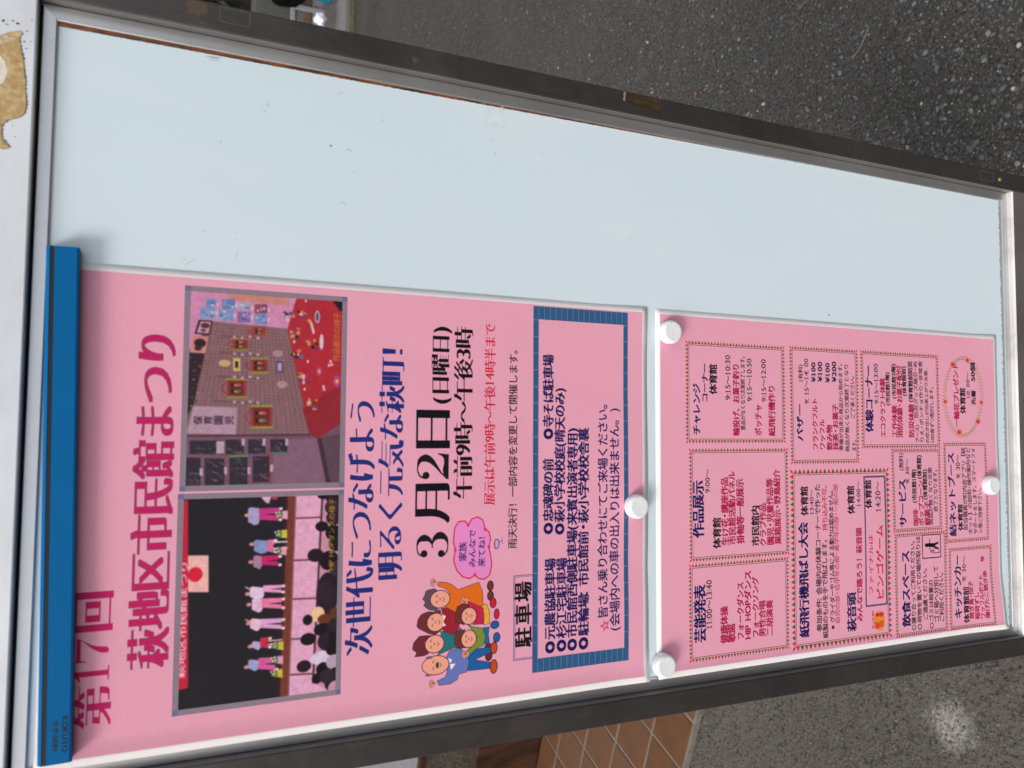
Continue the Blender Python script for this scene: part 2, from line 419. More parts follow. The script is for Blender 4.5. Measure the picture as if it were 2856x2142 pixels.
["L","a8283c",0.6,[[251.7,98.9],[249.7,102.9]]],
["P","a03428",[[255.5,102.8],[255.9,111.9],[248.7,112.1],[248.2,102.9]]],
["P","8a8a38",[[256.1,102.3],[256.6,112.3],[255.5,112.3],[254.9,102.3]]],
["P","8a8a38",[[248.7,102.4],[249.2,112.5],[248,112.5],[247.6,102.5]]],
["P","6a2420",[[254.2,104.2],[254.5,110.2],[249.9,110.3],[249.7,104.3]]],
["E","14100e",253.4,105.5,0.9,0.9],
["E","d8a090",253.4,106.5,0.5,0.5],
["E","c84868",253.5,108.1,0.8,1.5],
["E","d0a038",253.5,107.2,0.8,0.4],
["E","14100e",250.6,105.6,0.9,0.9],
["E","d8a090",250.7,106.5,0.5,0.5],
["E","3a8058",250.8,108.2,0.8,1.5],
["E","d0a038",250.7,107.3,0.8,0.4],
["L","a8283c",0.6,[[238.4,110.2],[241.6,114.1]]],
["L","a8283c",0.6,[[238.4,110.2],[235.5,114.3]]],
["P","a03428",[[243,114.1],[243.4,124.4],[234.4,124.6],[234,114.3]]],
["P","8c9c3c",[[243.7,113.6],[244.1,124.8],[242.9,124.8],[242.5,113.6]]],
["P","8c9c3c",[[234.5,113.8],[234.9,125],[233.7,125],[233.3,113.8]]],
["P","6a2420",[[241.7,115.6],[242,122.6],[235.7,122.8],[235.4,115.7]]],
["E","14100e",240.3,117.2,1,1],
["E","d8a090",240.3,118.3,0.5,0.5],
["E","c84868",240.4,120.1,0.9,1.7],
["E","d0a038",240.3,119.1,0.9,0.4],
["E","14100e",237,117.3,1,1],
["E","d8a090",237,118.3,0.5,0.5],
["E","3a8058",237.1,120.2,0.9,1.7],
["E","d0a038",237,119.2,0.9,0.4],
["L","a8283c",0.6,[[223.2,95.8],[227.6,99.6]]],
["L","a8283c",0.6,[[223.2,95.8],[219.1,99.8]]],
["P","a03428",[[229,99.6],[229.4,111.3],[217.9,111.6],[217.7,99.8]]],
["P","88a03c",[[229.7,99.1],[230.1,111.7],[228.9,111.8],[228.5,99.1]]],
["P","88a03c",[[218.2,99.4],[218.4,112],[217.3,112],[217,99.4]]],
["P","6a2420",[[227.7,101],[228,109.6],[219.2,109.8],[219.1,101.2]]],
["E","14100e",225.5,103.2,1.1,1.2],
["E","d8a090",225.5,104.3,0.6,0.6],
["E","c84868",225.6,106.5,1,1.9],
["E","d0a038",225.5,105.3,1,0.5],
["E","14100e",221.4,103.3,1.1,1.2],
["E","d8a090",221.4,104.4,0.6,0.6],
["E","3a8058",221.5,106.5,1,1.9],
["E","d0a038",221.4,105.4,1,0.5],
["L","a8283c",0.6,[[205.2,110.9],[210.7,114.8]]],
["L","a8283c",0.6,[[205.2,110.9],[199.9,115.1]]],
["P","a03428",[[212.1,114.8],[212.3,128],[198.5,128.2],[198.5,115.1]]],
["P","88a83c",[[212.8,114.3],[213,128.4],[211.8,128.4],[211.6,114.3]]],
["P","88a83c",[[199,114.6],[199.1,128.7],[197.9,128.7],[197.8,114.6]]],
["P","6a2420",[[210.8,116.3],[210.9,126.2],[199.9,126.4],[199.8,116.5]]],
["E","14100e",207.7,118.8,1.2,1.3],
["E","d8a090",207.7,120.1,0.7,0.7],
["E","c84868",207.8,122.5,1.1,2.1],
["E","d0a038",207.8,121.2,1.1,0.5],
["E","14100e",202.9,118.9,1.2,1.3],
["E","d8a090",202.9,120.2,0.7,0.6],
["E","3a8058",202.9,122.6,1.1,2.1],
["E","d0a038",202.9,121.3,1.1,0.5],
["L","503238",0.4,[[256.8,96.4],[256.4,120.5]]],
["E","d8a0b0",256.7,103.5,0.9,1],
["E","d8a0b0",256.3,108.3,0.9,1],
["E","d8a0b0",257.2,113.1,0.9,1],
["E","d8a0b0",256.8,118,0.9,1.1],
["L","503238",0.4,[[246,95.1],[245.4,120.7]]],
["E","d8a0b0",245.8,103.8,0.9,1],
["E","d8a0b0",245.4,108.6,0.9,1],
["E","d8a0b0",246.3,113.4,0.9,1],
["E","d8a0b0",245.8,118.2,0.9,1.1],
["L","503238",0.4,[[230.9,93.4],[230.1,121]]],
["E","d8a0b0",230.8,104.1,0.9,1],
["E","d8a0b0",230.2,108.9,0.9,1],
["E","d8a0b0",231.1,113.7,0.9,1.1],
["E","d8a0b0",230.5,118.6,0.9,1],
["L","503238",0.4,[[215.1,91.6],[214,121.4]]],
["E","d8a0b0",214.8,104.5,0.9,1],
["E","d8a0b0",214.3,109.3,0.9,1],
["E","d8a0b0",215,114.1,0.9,1.1],
["E","d8a0b0",214.4,118.9,0.9,1.1],
["P","bc98a8",[[211.6,80.1],[211.1,106.3],[193.8,105.8],[194.4,76.5]]],
["T","保",200.2,82.9,5.2,5.2,"bold","3a2038"],
["T","育",200.2,88.8,5.2,5.2,"bold","3a2038"],
["T","園",200.3,95.1,5.2,5.3,"bold","3a2038"],
["T","児",200.3,101.6,5.2,5.3,"bold","3a2038"],
["P","d8c068",[[242.9,103],[243.1,107.3],[234.6,107.5],[234.5,103.2]]],
["P","201820",[[240.9,104.3],[241,106.1],[236.8,106.2],[236.7,104.4]]],
["P","2c3c78",[[241.8,130.1],[241.9,134.1],[234.7,134.3],[234.6,130.2]]],
["P","c8a8b4",[[240.9,130.8],[241,133.5],[235.5,133.6],[235.4,130.9]]],
["E","d0b070",239.4,98,2.2,3.6],
["E","b89098",247.1,130.9,2.1,3.3],
["E","b89098",226.8,133.9,2.4,3.5],
["E","e0c8d0",269.7,136.7,1.2,1.1],
["E","587098",271.6,135.6,1,1.3],
["E","e0c8d0",271.6,135.9,1,0.8],
["E","587098",273.8,137.2,1.1,1.4],
["E","d8a040",272.2,140.4,0.9,1],
["E","d06878",273.4,140.1,1.2,1],
["E","201820",273.5,135.8,0.9,0.9],
["E","6a3858",274.1,138.9,1,1.2],
["E","6a3858",274.6,134.8,0.9,1.1],
["E","587098",274.5,148.8,1,0.8],
["E","6a3858",273.3,145.4,0.9,0.9],
["E","d06878",275.1,146.1,1.1,0.8],
["E","d8a040",270,150.8,1.3,1.4],
["E","e0c8d0",274.1,145.4,1.1,1.4],
["E","d8a040",275.6,145.9,0.8,1.1],
["E","201820",275.6,143.6,0.8,0.8],
["E","d06878",274.8,147.1,0.9,1.2],
["E","a83050",270.7,147.1,1.3,1.5],
["E","d06878",259.6,140.7,0.9,1.2],
["E","d8a040",261.8,139.3,1,1.2],
["E","201820",258.5,142.9,1.1,0.9],
["E","587098",258.4,140.8,0.8,1],
["E","a83050",263.1,140.9,1,1.4],
["E","d8a040",261.4,143.8,1.3,1.3],
["E","587098",261.3,140.7,1.1,0.9],
["E","d06878",264.1,143.8,1.1,1.3],
["E","d8a040",258.9,139.7,1.2,1.2],
["E","a83050",254.3,150.8,1.1,1.4],
["E","d8a040",256.1,150.4,1.3,1.4],
["E","d8a040",256.9,154.5,1.1,0.8],
["E","6a3858",251.1,155.4,0.8,1.5],
["E","d06878",255.5,151.2,1.2,0.9],
["E","201820",252.4,153.5,1.2,1.2],
["E","201820",254.6,156.1,0.7,1.3],
["E","a83050",257.3,151.2,0.8,1.5],
["E","d8a040",254.3,151,1.2,1],
["E","201820",246.8,140.3,1.1,1.3],
["E","e0c8d0",247.2,143.8,1.2,0.8],
["E","201820",247.6,142.7,0.7,0.9],
["E","d8a040",249.6,144.7,1,1],
["E","d06878",245.7,146.1,1.2,1],
["E","d06878",248.7,143.8,1.3,1],
["E","d8a040",247.1,141.2,0.9,0.9],
["E","587098",245.4,146.2,1.3,1.4],
["E","201820",245.4,142.9,0.9,1.4],
["E","6a3858",228.9,151,1.2,1.1],
["E","e0c8d0",231.2,147.8,1.3,0.8],
["E","d06878",234.4,145.8,0.9,1.3],
["E","201820",231.9,144.9,0.8,0.9],
["E","e0c8d0",232.8,147.6,1.2,1.3],
["E","d8a040",232.1,145.5,1,1.4],
["E","6a3858",230,145.6,1.3,1.3],
["E","a83050",232.7,150.7,0.9,0.9],
["E","e0c8d0",228.5,147.9,1.3,0.9],
["E","d8a040",213.9,151.5,1.2,1.5],
["E","d8a040",210.9,154.9,0.7,1.2],
["E","587098",213.4,153.3,0.7,0.9],
["E","6a3858",211.8,156.6,1.3,1],
["E","d8a040",216.8,156.5,0.7,0.9],
["E","e0c8d0",211.5,156,1.2,1.2],
["E","e0c8d0",215.3,151.7,0.9,1.4],
["E","d8a040",216.8,151.9,1.3,0.8],
["E","6a3858",211.7,156.1,0.8,1],
["E","e8d8e0",273,156.1,4.2,1.7],
["E","504050",273,156.1,3.2,1],
["P","e8c8cc",[[269,151],[269.3,152.7],[262.2,154.7],[260.8,153.5]]],
["E","c83c7c",236.4,158,3,1.9],
["E","e8b048",236.4,158,1.4,0.9],
["E","b8408c",229.8,170,4.1,2.5],
["E","e8c040",229.8,170,1.6,1],
["E","f0c8d0",243.2,165.5,1.1,0.8],
["E","f0c8d0",241.1,166.3,1.1,0.8],
["E","f0c8d0",240.5,164.5,1.1,0.8],
["E","f0c8d0",226.1,161,1,0.8],
["E","f0c8d0",224.3,161.5,1.1,0.8],
["E","f0c8d0",242.6,150.4,1.1,0.8],
["E","f0c8d0",224,148.6,1,0.8],
["E","f0c8d0",283.3,148.3,1,0.8],
["E","f0c8d0",255.4,141.2,1,0.8],
["E","e8d0d8",256.3,159.2,5.3,1.4],
["T","作品展示の様子",243.5,169.5,33.5,4.6,"serif","d89030"],
["H",21.1,72.6,156.9,176.2],
["H",158.3,73.2,288.1,176.4],
["T","次世代につなげよう",45.2,188.5,174.4,18.4,"fat2","1e2a72"],
["T","明るく元気な萩町！",94,209.1,172.5,17.4,"fat2","1e2a72"],
["G3",107.2,227.7,125.7,251.3],
["T","月",131.9,239.1,26.2,26.6,"fat","0c0a12"],
["G2",161.7,227.3,180.8,250.7],
["T","日",185.6,238.8,24.5,26.2,"fat","0c0a12"],
["T","(日曜日)",215.8,244.4,56.4,13.6,"fat2","0c0a12"],
["T","午前9時～午後3時",148,262.2,124.1,14.1,"fat2","0c0a12"],
["T","展示は午前9時～午後14時半まで",142.7,282.8,133.4,8.4,"fat3","cc1c34"],
["T","雨天決行！一部内容を変更して開催します。",110,301.6,151.8,6.8,"reg","0c0a12"],
["B",17.9,318.1,291.7,402],
["O","3a4a80",0.5,28.8,302.8,90,319.1],
["O","3a4a80",0.3,29.8,303.8,89,318.5],
["T","駐",37.9,310.5,13.9,13.8,"heavy","0c0a12"],
["T","車",54.6,310.4,13.9,13.8,"heavy","0c0a12"],
["T","場",71,310.4,13.9,13.8,"heavy","0c0a12"],
["T","◎元農協駐車場",30.6,333.1,70.4,8.6,"heavy","141450"],
["T","◎忠魂碑の前",119.2,331.3,56.8,8.4,"heavy","141450"],
["T","◎寺そば駐車場",190.6,331.1,64.5,8.6,"heavy","141450"],
["T","◎杉江宅駐車場",30.8,342.8,70,8.5,"heavy","141450"],
["T","◎萩小学校校庭(晴天のみ)",118.4,341,111.8,8.5,"heavy","141450"],
["T","◎市民館西側駐車場(来賓出演者専用)",30.5,351.9,169.1,8.6,"heavy","141450"],
["T","◎駐輪場：市民館前・萩小学校校舎裏",30.4,361.7,168.9,8.7,"heavy","141450"],
["T","☆",42.3,379.9,8.7,8.1,"reg","c82838"],
["T","皆さん乗り合わせにてご来場ください。",52,378.8,171.8,8.5,"med","141450"],
["T","(会場内への車の出入りは出来ません。)",41.6,389.4,174,8.7,"med","141450"],
["E","2a1420",84.4,283.9,3.8,2.7],
["E","6a3428",84.4,283.9,3.3,2.1],
["E","2a1420",77.2,284,3.6,2.7],
["E","6a3428",77.2,284,3.1,2.1],
["P","e06a1c",[[90,243.5],[89.5,249.4],[87,254.9],[83.5,258.6],[85.7,266.9],[87.7,274.9],[80.5,277.8],[70.9,278.3],[69,270.8],[67.8,256.9],[71.7,249.6],[77.5,251.5],[82.5,252.2],[85.1,249.4],[87.4,243.5]]],
["L","2a1420",0.3,[[90,243.5],[89.5,249.4],[87,254.9],[83.5,258.6],[85.7,266.9],[87.7,274.9],[80.5,277.8],[70.9,278.3],[69,270.8],[67.8,256.9],[71.7,249.6],[77.5,251.5],[82.5,252.2],[85.1,249.4],[87.4,243.5],[90,243.5]]],
["E","eca088",89.9,241.7,1.7,2],
["L","2a1420",1.5,[[89.9,241.7],[92.3,239.8]]],
["L","eca088",1.1,[[89.9,241.7],[92.3,239.8]]],
["L","2a1420",1.5,[[89.9,241.7],[91.4,238.9]]],
["L","eca088",1.1,[[89.9,241.7],[91.4,238.9]]],
["L","2a1420",1.5,[[89.9,241.7],[90.2,238.7]]],
["L","eca088",1.1,[[89.9,241.7],[90.2,238.7]]],
["L","2a1420",1.5,[[89.9,241.7],[88.9,239]]],
["L","eca088",1.1,[[89.9,241.7],[88.9,239]]],
["L","2a1420",1.5,[[89.9,241.7],[87.8,239.8]]],
["L","eca088",1.1,[[89.9,241.7],[87.8,239.8]]],
["P","5e4a58",[[85.2,236.8],[85.6,241.3],[83.6,243.8],[78.9,244.1],[73.6,246.8],[70.2,242.4],[71.2,237.4],[74.3,233.4],[77,234.4],[79,232.4],[81.6,234],[84.1,234.6]]],
["L","2a1420",0.3,[[85.2,236.8],[85.6,241.3],[83.6,243.8],[78.9,244.1],[73.6,246.8],[70.2,242.4],[71.2,237.4],[74.3,233.4],[77,234.4],[79,232.4],[81.6,234],[84.1,234.6],[85.2,236.8]]],
["E","2a1420",78,245.4,6.4,7.6],
["E","eca088",78,245.4,5.9,7.1],
["L","2a1420",0.3,[[81.3,243.4],[80.4,242.3],[79.4,243.4]]],
["L","2a1420",0.3,[[76.9,243.5],[76,242.4],[75,243.5]]],
["L","2a1420",0.3,[[78.7,244.9],[77.9,245.8],[77.3,244.9]]],
["L","2a1420",0.3,[[79.3,247.4],[77.7,248.7],[76.3,247.4]]],
["P","9a2030",[[71.3,246.4],[71.8,250],[67.8,256.9],[63.1,260.2],[56.8,259.8],[52.6,255.7],[52.9,251.1],[57.2,246.6],[60.8,248.3]]],
["L","2a1420",0.3,[[71.3,246.4],[71.8,250],[67.8,256.9],[63.1,260.2],[56.8,259.8],[52.6,255.7],[52.9,251.1],[57.2,246.6],[60.8,248.3],[71.3,246.4]]],
["P","6c2c34",[[65.5,229.3],[68.6,231.7],[70,236.6],[69.5,241],[70.8,245.5],[68.2,246],[67.3,241.5],[56,246.1],[53.5,241.7],[54.8,237.2],[58.8,230.1],[60.6,228.4]]],
["L","2a1420",0.3,[[65.5,229.3],[68.6,231.7],[70,236.6],[69.5,241],[70.8,245.5],[68.2,246],[67.3,241.5],[56,246.1],[53.5,241.7],[54.8,237.2],[58.8,230.1],[60.6,228.4],[65.5,229.3]]],
["E","2a1420",62.2,242.3,6.6,6.9],
["E","eca088",62.2,242.3,6.1,6.3],
["L","2a1420",0.3,[[65.5,240.3],[64.7,239.2],[63.7,240.3]]],
["L","2a1420",0.3,[[61.1,240.3],[60.3,239.3],[59.3,240.3]]],
["L","2a1420",0.3,[[63,241.7],[62.2,242.6],[61.6,241.8]]],
["L","2a1420",0.3,[[63.6,244.2],[61.9,245.5],[60.5,244.3]]],
["P","f0e0e0",[[67.3,246.9],[65.8,249.7],[62.9,248.3]]],
["P","f0e0e0",[[61.7,247.9],[59.4,249.9],[58.8,247.5]]],
["E","2a1420",34.2,282.9,3.5,2.9],
["E","6a2430",34.2,282.9,2.9,2.3],
["E","2a1420",40.8,282.4,2.9,2.9],
["E","6a2430",40.8,282.4,2.4,2.3],
["P","207078",[[55.8,246.1],[52.3,255.7],[56.7,260.7],[50.8,264.5],[41.9,267.3],[43.1,256.3],[41.7,251.7],[39.2,243.8],[44.2,246.3]]],
["L","2a1420",0.3,[[55.8,246.1],[52.3,255.7],[56.7,260.7],[50.8,264.5],[41.9,267.3],[43.1,256.3],[41.7,251.7],[39.2,243.8],[44.2,246.3],[55.8,246.1]]],
["P","6c2830",[[49.5,226.3],[53.7,230.3],[53.7,235.4],[53.2,239.9],[48.8,233.7],[41,237.3],[39.8,233.8],[39.9,227.3],[42.7,228.7],[44.9,225.5]]],
["L","2a1420",0.3,[[49.5,226.3],[53.7,230.3],[53.7,235.4],[53.2,239.9],[48.8,233.7],[41,237.3],[39.8,233.8],[39.9,227.3],[42.7,228.7],[44.9,225.5],[49.5,226.3]]],
["E","2a1420",47.2,241.6,6.5,7.4],
["E","eca088",47.2,241.6,6,6.8],
["L","2a1420",0.3,[[50.5,239.6],[49.7,238.5],[48.6,239.6]]],
["L","2a1420",0.3,[[46.1,239.6],[45.3,238.5],[44.3,239.6]]],
["L","2a1420",0.3,[[47.9,241],[47.1,241.9],[46.6,241]]],
["L","2a1420",0.3,[[48.5,243.5],[46.9,244.8],[45.5,243.6]]],
["P","1c5c98",[[38,266],[40.7,274.8],[40.5,284.3],[36.8,284.9],[32.9,272.2],[29.7,284.8],[25.3,284.4],[25.6,267]]],
["L","2a1420",0.3,[[38,266],[40.7,274.8],[40.5,284.3],[36.8,284.9],[32.9,272.2],[29.7,284.8],[25.3,284.4],[25.6,267],[38,266]]],
["E","2a1420",39.7,286.9,4.5,2.9],
["E","c04820",39.7,286.9,4,2.3],
["E","2a1420",26.4,287,5.2,3.1],
["E","c04820",26.4,287,4.7,2.5],
["P","6474b4",[[21.4,244],[23.2,249.7],[26.8,251.4],[36.2,250],[41.3,252.8],[42.8,259],[38.9,265.5],[31.6,267.9],[25,266.1],[24.1,260.1],[20.4,258.8],[18.1,253.8],[18.1,245.5]]],
["L","2a1420",0.3,[[21.4,244],[23.2,249.7],[26.8,251.4],[36.2,250],[41.3,252.8],[42.8,259],[38.9,265.5],[31.6,267.9],[25,266.1],[24.1,260.1],[20.4,258.8],[18.1,253.8],[18.1,245.5],[21.4,244]]],
["E","eca088",19.6,241.6,1.7,2],
["L","2a1420",1.5,[[19.6,241.6],[22.1,239.7]]],
["L","eca088",1.1,[[19.6,241.6],[22.1,239.7]]],
["L","2a1420",1.5,[[19.6,241.6],[21.2,238.9]]],
["L","eca088",1.1,[[19.6,241.6],[21.2,238.9]]],
["L","2a1420",1.5,[[19.6,241.6],[20,238.6]]],
["L","eca088",1.1,[[19.6,241.6],[20,238.6]]],
["L","2a1420",1.5,[[19.6,241.6],[18.7,238.9]]],
["L","eca088",1.1,[[19.6,241.6],[18.7,238.9]]],
["L","2a1420",1.5,[[19.6,241.6],[17.6,239.7]]],
["L","eca088",1.1,[[19.6,241.6],[17.6,239.7]]],
["E","2a1420",32.4,242.6,6.9,10.3],
["E","eca088",32.4,242.6,6.4,9.8],
["L","2a1420",0.3,[[35.8,241.4],[35,240.3],[33.9,241.4]]],
["L","2a1420",0.3,[[31.2,241.5],[30.4,240.3],[29.3,241.5]]],
["L","2a1420",0.3,[[33.1,242.9],[32.3,243.9],[31.7,243]]],
["L","2a1420",0.3,[[33.7,245.6],[31.9,246.9],[30.5,245.6]]],
["E","4a3440",32.3,243.9,2.2,1.2],
["E","6a5864",38.2,237.8,1,2.5],
["E","6a5864",26.1,237.5,0.8,2.8],
["P","f0e4e8",[[36.4,251.8],[34.8,255],[32.5,253.2]]],
["P","f0e4e8",[[32,253.2],[31.9,257.7],[27.7,254.1]]],
["E","2a1420",72,286.1,3.8,2.7],
["E","cc2030",72,286.1,3.3,2.1],
["E","2a1420",63.8,288.9,4,2.3],
["E","cc2030",63.8,288.9,3.5,1.7],
["P","e8a832",[[70.6,276.6],[71.8,280.7],[66.2,283.1],[57.5,283.4],[56.9,278.6],[63.9,279.3]]],
["L","2a1420",0.3,[[70.6,276.6],[71.8,280.7],[66.2,283.1],[57.5,283.4],[56.9,278.6],[63.9,279.3],[70.6,276.6]]],
["P","c4204c",[[75,265.9],[72.9,270.3],[69,278.4],[57.6,278.6],[57.9,270.5],[63.6,273.7],[69.2,268.5]]],
["L","2a1420",0.3,[[75,265.9],[72.9,270.3],[69,278.4],[57.6,278.6],[57.9,270.5],[63.6,273.7],[69.2,268.5],[75,265.9]]],
["E","eca088",75.1,264.4,1.7,2.1],
["L","2a1420",1.5,[[75.1,264.4],[73,262.5]]],
["L","eca088",1.1,[[75.1,264.4],[73,262.5]]],
["L","2a1420",1.5,[[75.1,264.4],[74.1,261.6]]],
["L","eca088",1.1,[[75.1,264.4],[74.1,261.6]]],
["L","2a1420",1.5,[[75.1,264.4],[75.4,261.3]]],
["L","eca088",1.1,[[75.1,264.4],[75.4,261.3]]],
["L","2a1420",1.5,[[75.1,264.4],[76.6,261.6]]],
["L","eca088",1.1,[[75.1,264.4],[76.6,261.6]]],
["L","2a1420",1.5,[[75.1,264.4],[77.6,262.4]]],
["L","eca088",1.1,[[75.1,264.4],[77.6,262.4]]],
["P","6c3028",[[71.8,258.3],[73.5,263.3],[71.9,267.5],[67.8,265.2],[61.8,265.3],[58.4,263.5],[60.8,257.2],[66.8,256.9]]],
["L","2a1420",0.3,[[71.8,258.3],[73.5,263.3],[71.9,267.5],[67.8,265.2],[61.8,265.3],[58.4,263.5],[60.8,257.2],[66.8,256.9],[71.8,258.3]]],
["E","2a1420",64.3,267.3,6.4,6.2],
["E","eca088",64.3,267.3,5.8,5.6],
["L","2a1420",0.3,[[67,265.6],[66.3,264.8],[65.5,265.7]]],
["L","2a1420",0.3,[[63.5,265.7],[62.8,264.8],[61.9,265.7]]],
["L","2a1420",0.3,[[64.9,266.9],[64.3,267.6],[63.8,266.9]]],
["L","2a1420",0.3,[[65.4,268.9],[64.1,270],[62.9,269]]],
["E","2a1420",56.2,287.5,3,3.6],
["E","20589c",56.2,287.5,2.4,3.1],
["E","2a1420",47,289,3.8,2.9],
["E","20589c",47,289,3.3,2.3],
["P","1c64a0",[[54.9,278.5],[55.1,283.2],[49.8,282.5],[43.5,283.5],[43.3,278.6]]],
["L","2a1420",0.3,[[54.9,278.5],[55.1,283.2],[49.8,282.5],[43.5,283.5],[43.3,278.6],[54.9,278.5]]],
["P","788c34",[[58,266.7],[56.1,271.4],[54.7,278.1],[48.3,280.2],[42.1,278.6],[41.2,273.9],[36.6,267.4],[39,264.4],[43.2,271],[49,273.8]]],
["L","2a1420",0.3,[[58,266.7],[56.1,271.4],[54.7,278.1],[48.3,280.2],[42.1,278.6],[41.2,273.9],[36.6,267.4],[39,264.4],[43.2,271],[49,273.8],[58,266.7]]],
["E","eca088",37.2,265.5,1.7,2],
["L","2a1420",1.5,[[37.2,265.5],[39.7,263.5]]],
["L","eca088",1.1,[[37.2,265.5],[39.7,263.5]]],
["L","2a1420",1.5,[[37.2,265.5],[38.8,262.7]]],
["L","eca088",1.1,[[37.2,265.5],[38.8,262.7]]],
["L","2a1420",1.5,[[37.2,265.5],[37.5,262.4]]],
["L","eca088",1.1,[[37.2,265.5],[37.5,262.4]]],
["L","2a1420",1.5,[[37.2,265.5],[36.2,262.7]]],
["L","eca088",1.1,[[37.2,265.5],[36.2,262.7]]],
["L","2a1420",1.5,[[37.2,265.5],[35.1,263.6]]],
["L","eca088",1.1,[[37.2,265.5],[35.1,263.6]]],
["P","6c3028",[[54.3,258.4],[55.2,264.4],[51.7,263.5],[46.5,264],[43,265.5],[41.6,260.9],[45.6,256.4],[51.5,256.5]]],
["L","2a1420",0.3,[[54.3,258.4],[55.2,264.4],[51.7,263.5],[46.5,264],[43,265.5],[41.6,260.9],[45.6,256.4],[51.5,256.5],[54.3,258.4]]],
["E","2a1420",48.1,267.3,6.5,6.2],
["E","eca088",48.1,267.3,6,5.6],
["L","2a1420",0.3,[[50.8,265.6],[50.1,264.7],[49.3,265.6]]],
["L","2a1420",0.3,[[47.2,265.6],[46.6,264.8],[45.7,265.7]]],
["L","2a1420",0.3,[[48.7,266.8],[48,267.6],[47.6,266.8]]],
["L","2a1420",0.3,[[49.1,268.9],[47.8,270],[46.7,268.9]]],
["P","e688c4",[[120.8,255.3],[127.6,256],[131.8,259.1],[131.9,263.7],[128.9,266.2],[133.1,268.9],[134.5,273.1],[132.3,277.4],[126.1,279.3],[122.9,282.7],[117.6,283.9],[112.8,282.4],[106.2,284.1],[99.1,285],[92.2,283.4],[89.4,279.1],[90.3,274.4],[93.1,271.7],[90.6,267.8],[92.4,262.2],[97.5,257.6],[104.5,255.3],[111.7,256.7],[116.5,255.2]]],
["L","cc2040",0.9,[[120.8,255.3],[127.6,256],[131.8,259.1],[131.9,263.7],[128.9,266.2],[133.1,268.9],[134.5,273.1],[132.3,277.4],[126.1,279.3],[122.9,282.7],[117.6,283.9],[112.8,282.4],[106.2,284.1],[99.1,285],[92.2,283.4],[89.4,279.1],[90.3,274.4],[93.1,271.7],[90.6,267.8],[92.4,262.2],[97.5,257.6],[104.5,255.3],[111.7,256.7],[116.5,255.2],[120.8,255.3]]],
["E","d83068",129.1,266.2,1.4,1.1],
["E","d83068",125.2,279.5,1.4,1.2],
["E","d83068",111.7,256.5,1.4,1.1],
["E","d83068",112.4,282.6,1.4,1.2],
["E","d83068",93.1,271.7,1.4,1.1],
["T","家族",103.2,262.5,13.8,5.6,"med","2c2060"],
["T","みんなで",98.5,269.8,27.1,5,"med","2c2060"],
["T","来てね！",98.5,277.2,25.5,5.4,"med","2c2060"],
["E","2a1420",114.2,288.7,3.7,2.3],
["E","b8a0d0",114.2,288.7,3.2,1.7],
["L","5a4a80",0.4,[[115.5,290.4],[116.4,292.9],[119,293]]],
["L","5a4a80",0.4,[[116.4,292.9],[114,293.4]]],
["E","d83068",113.9,287.1,0.9,0.8]]
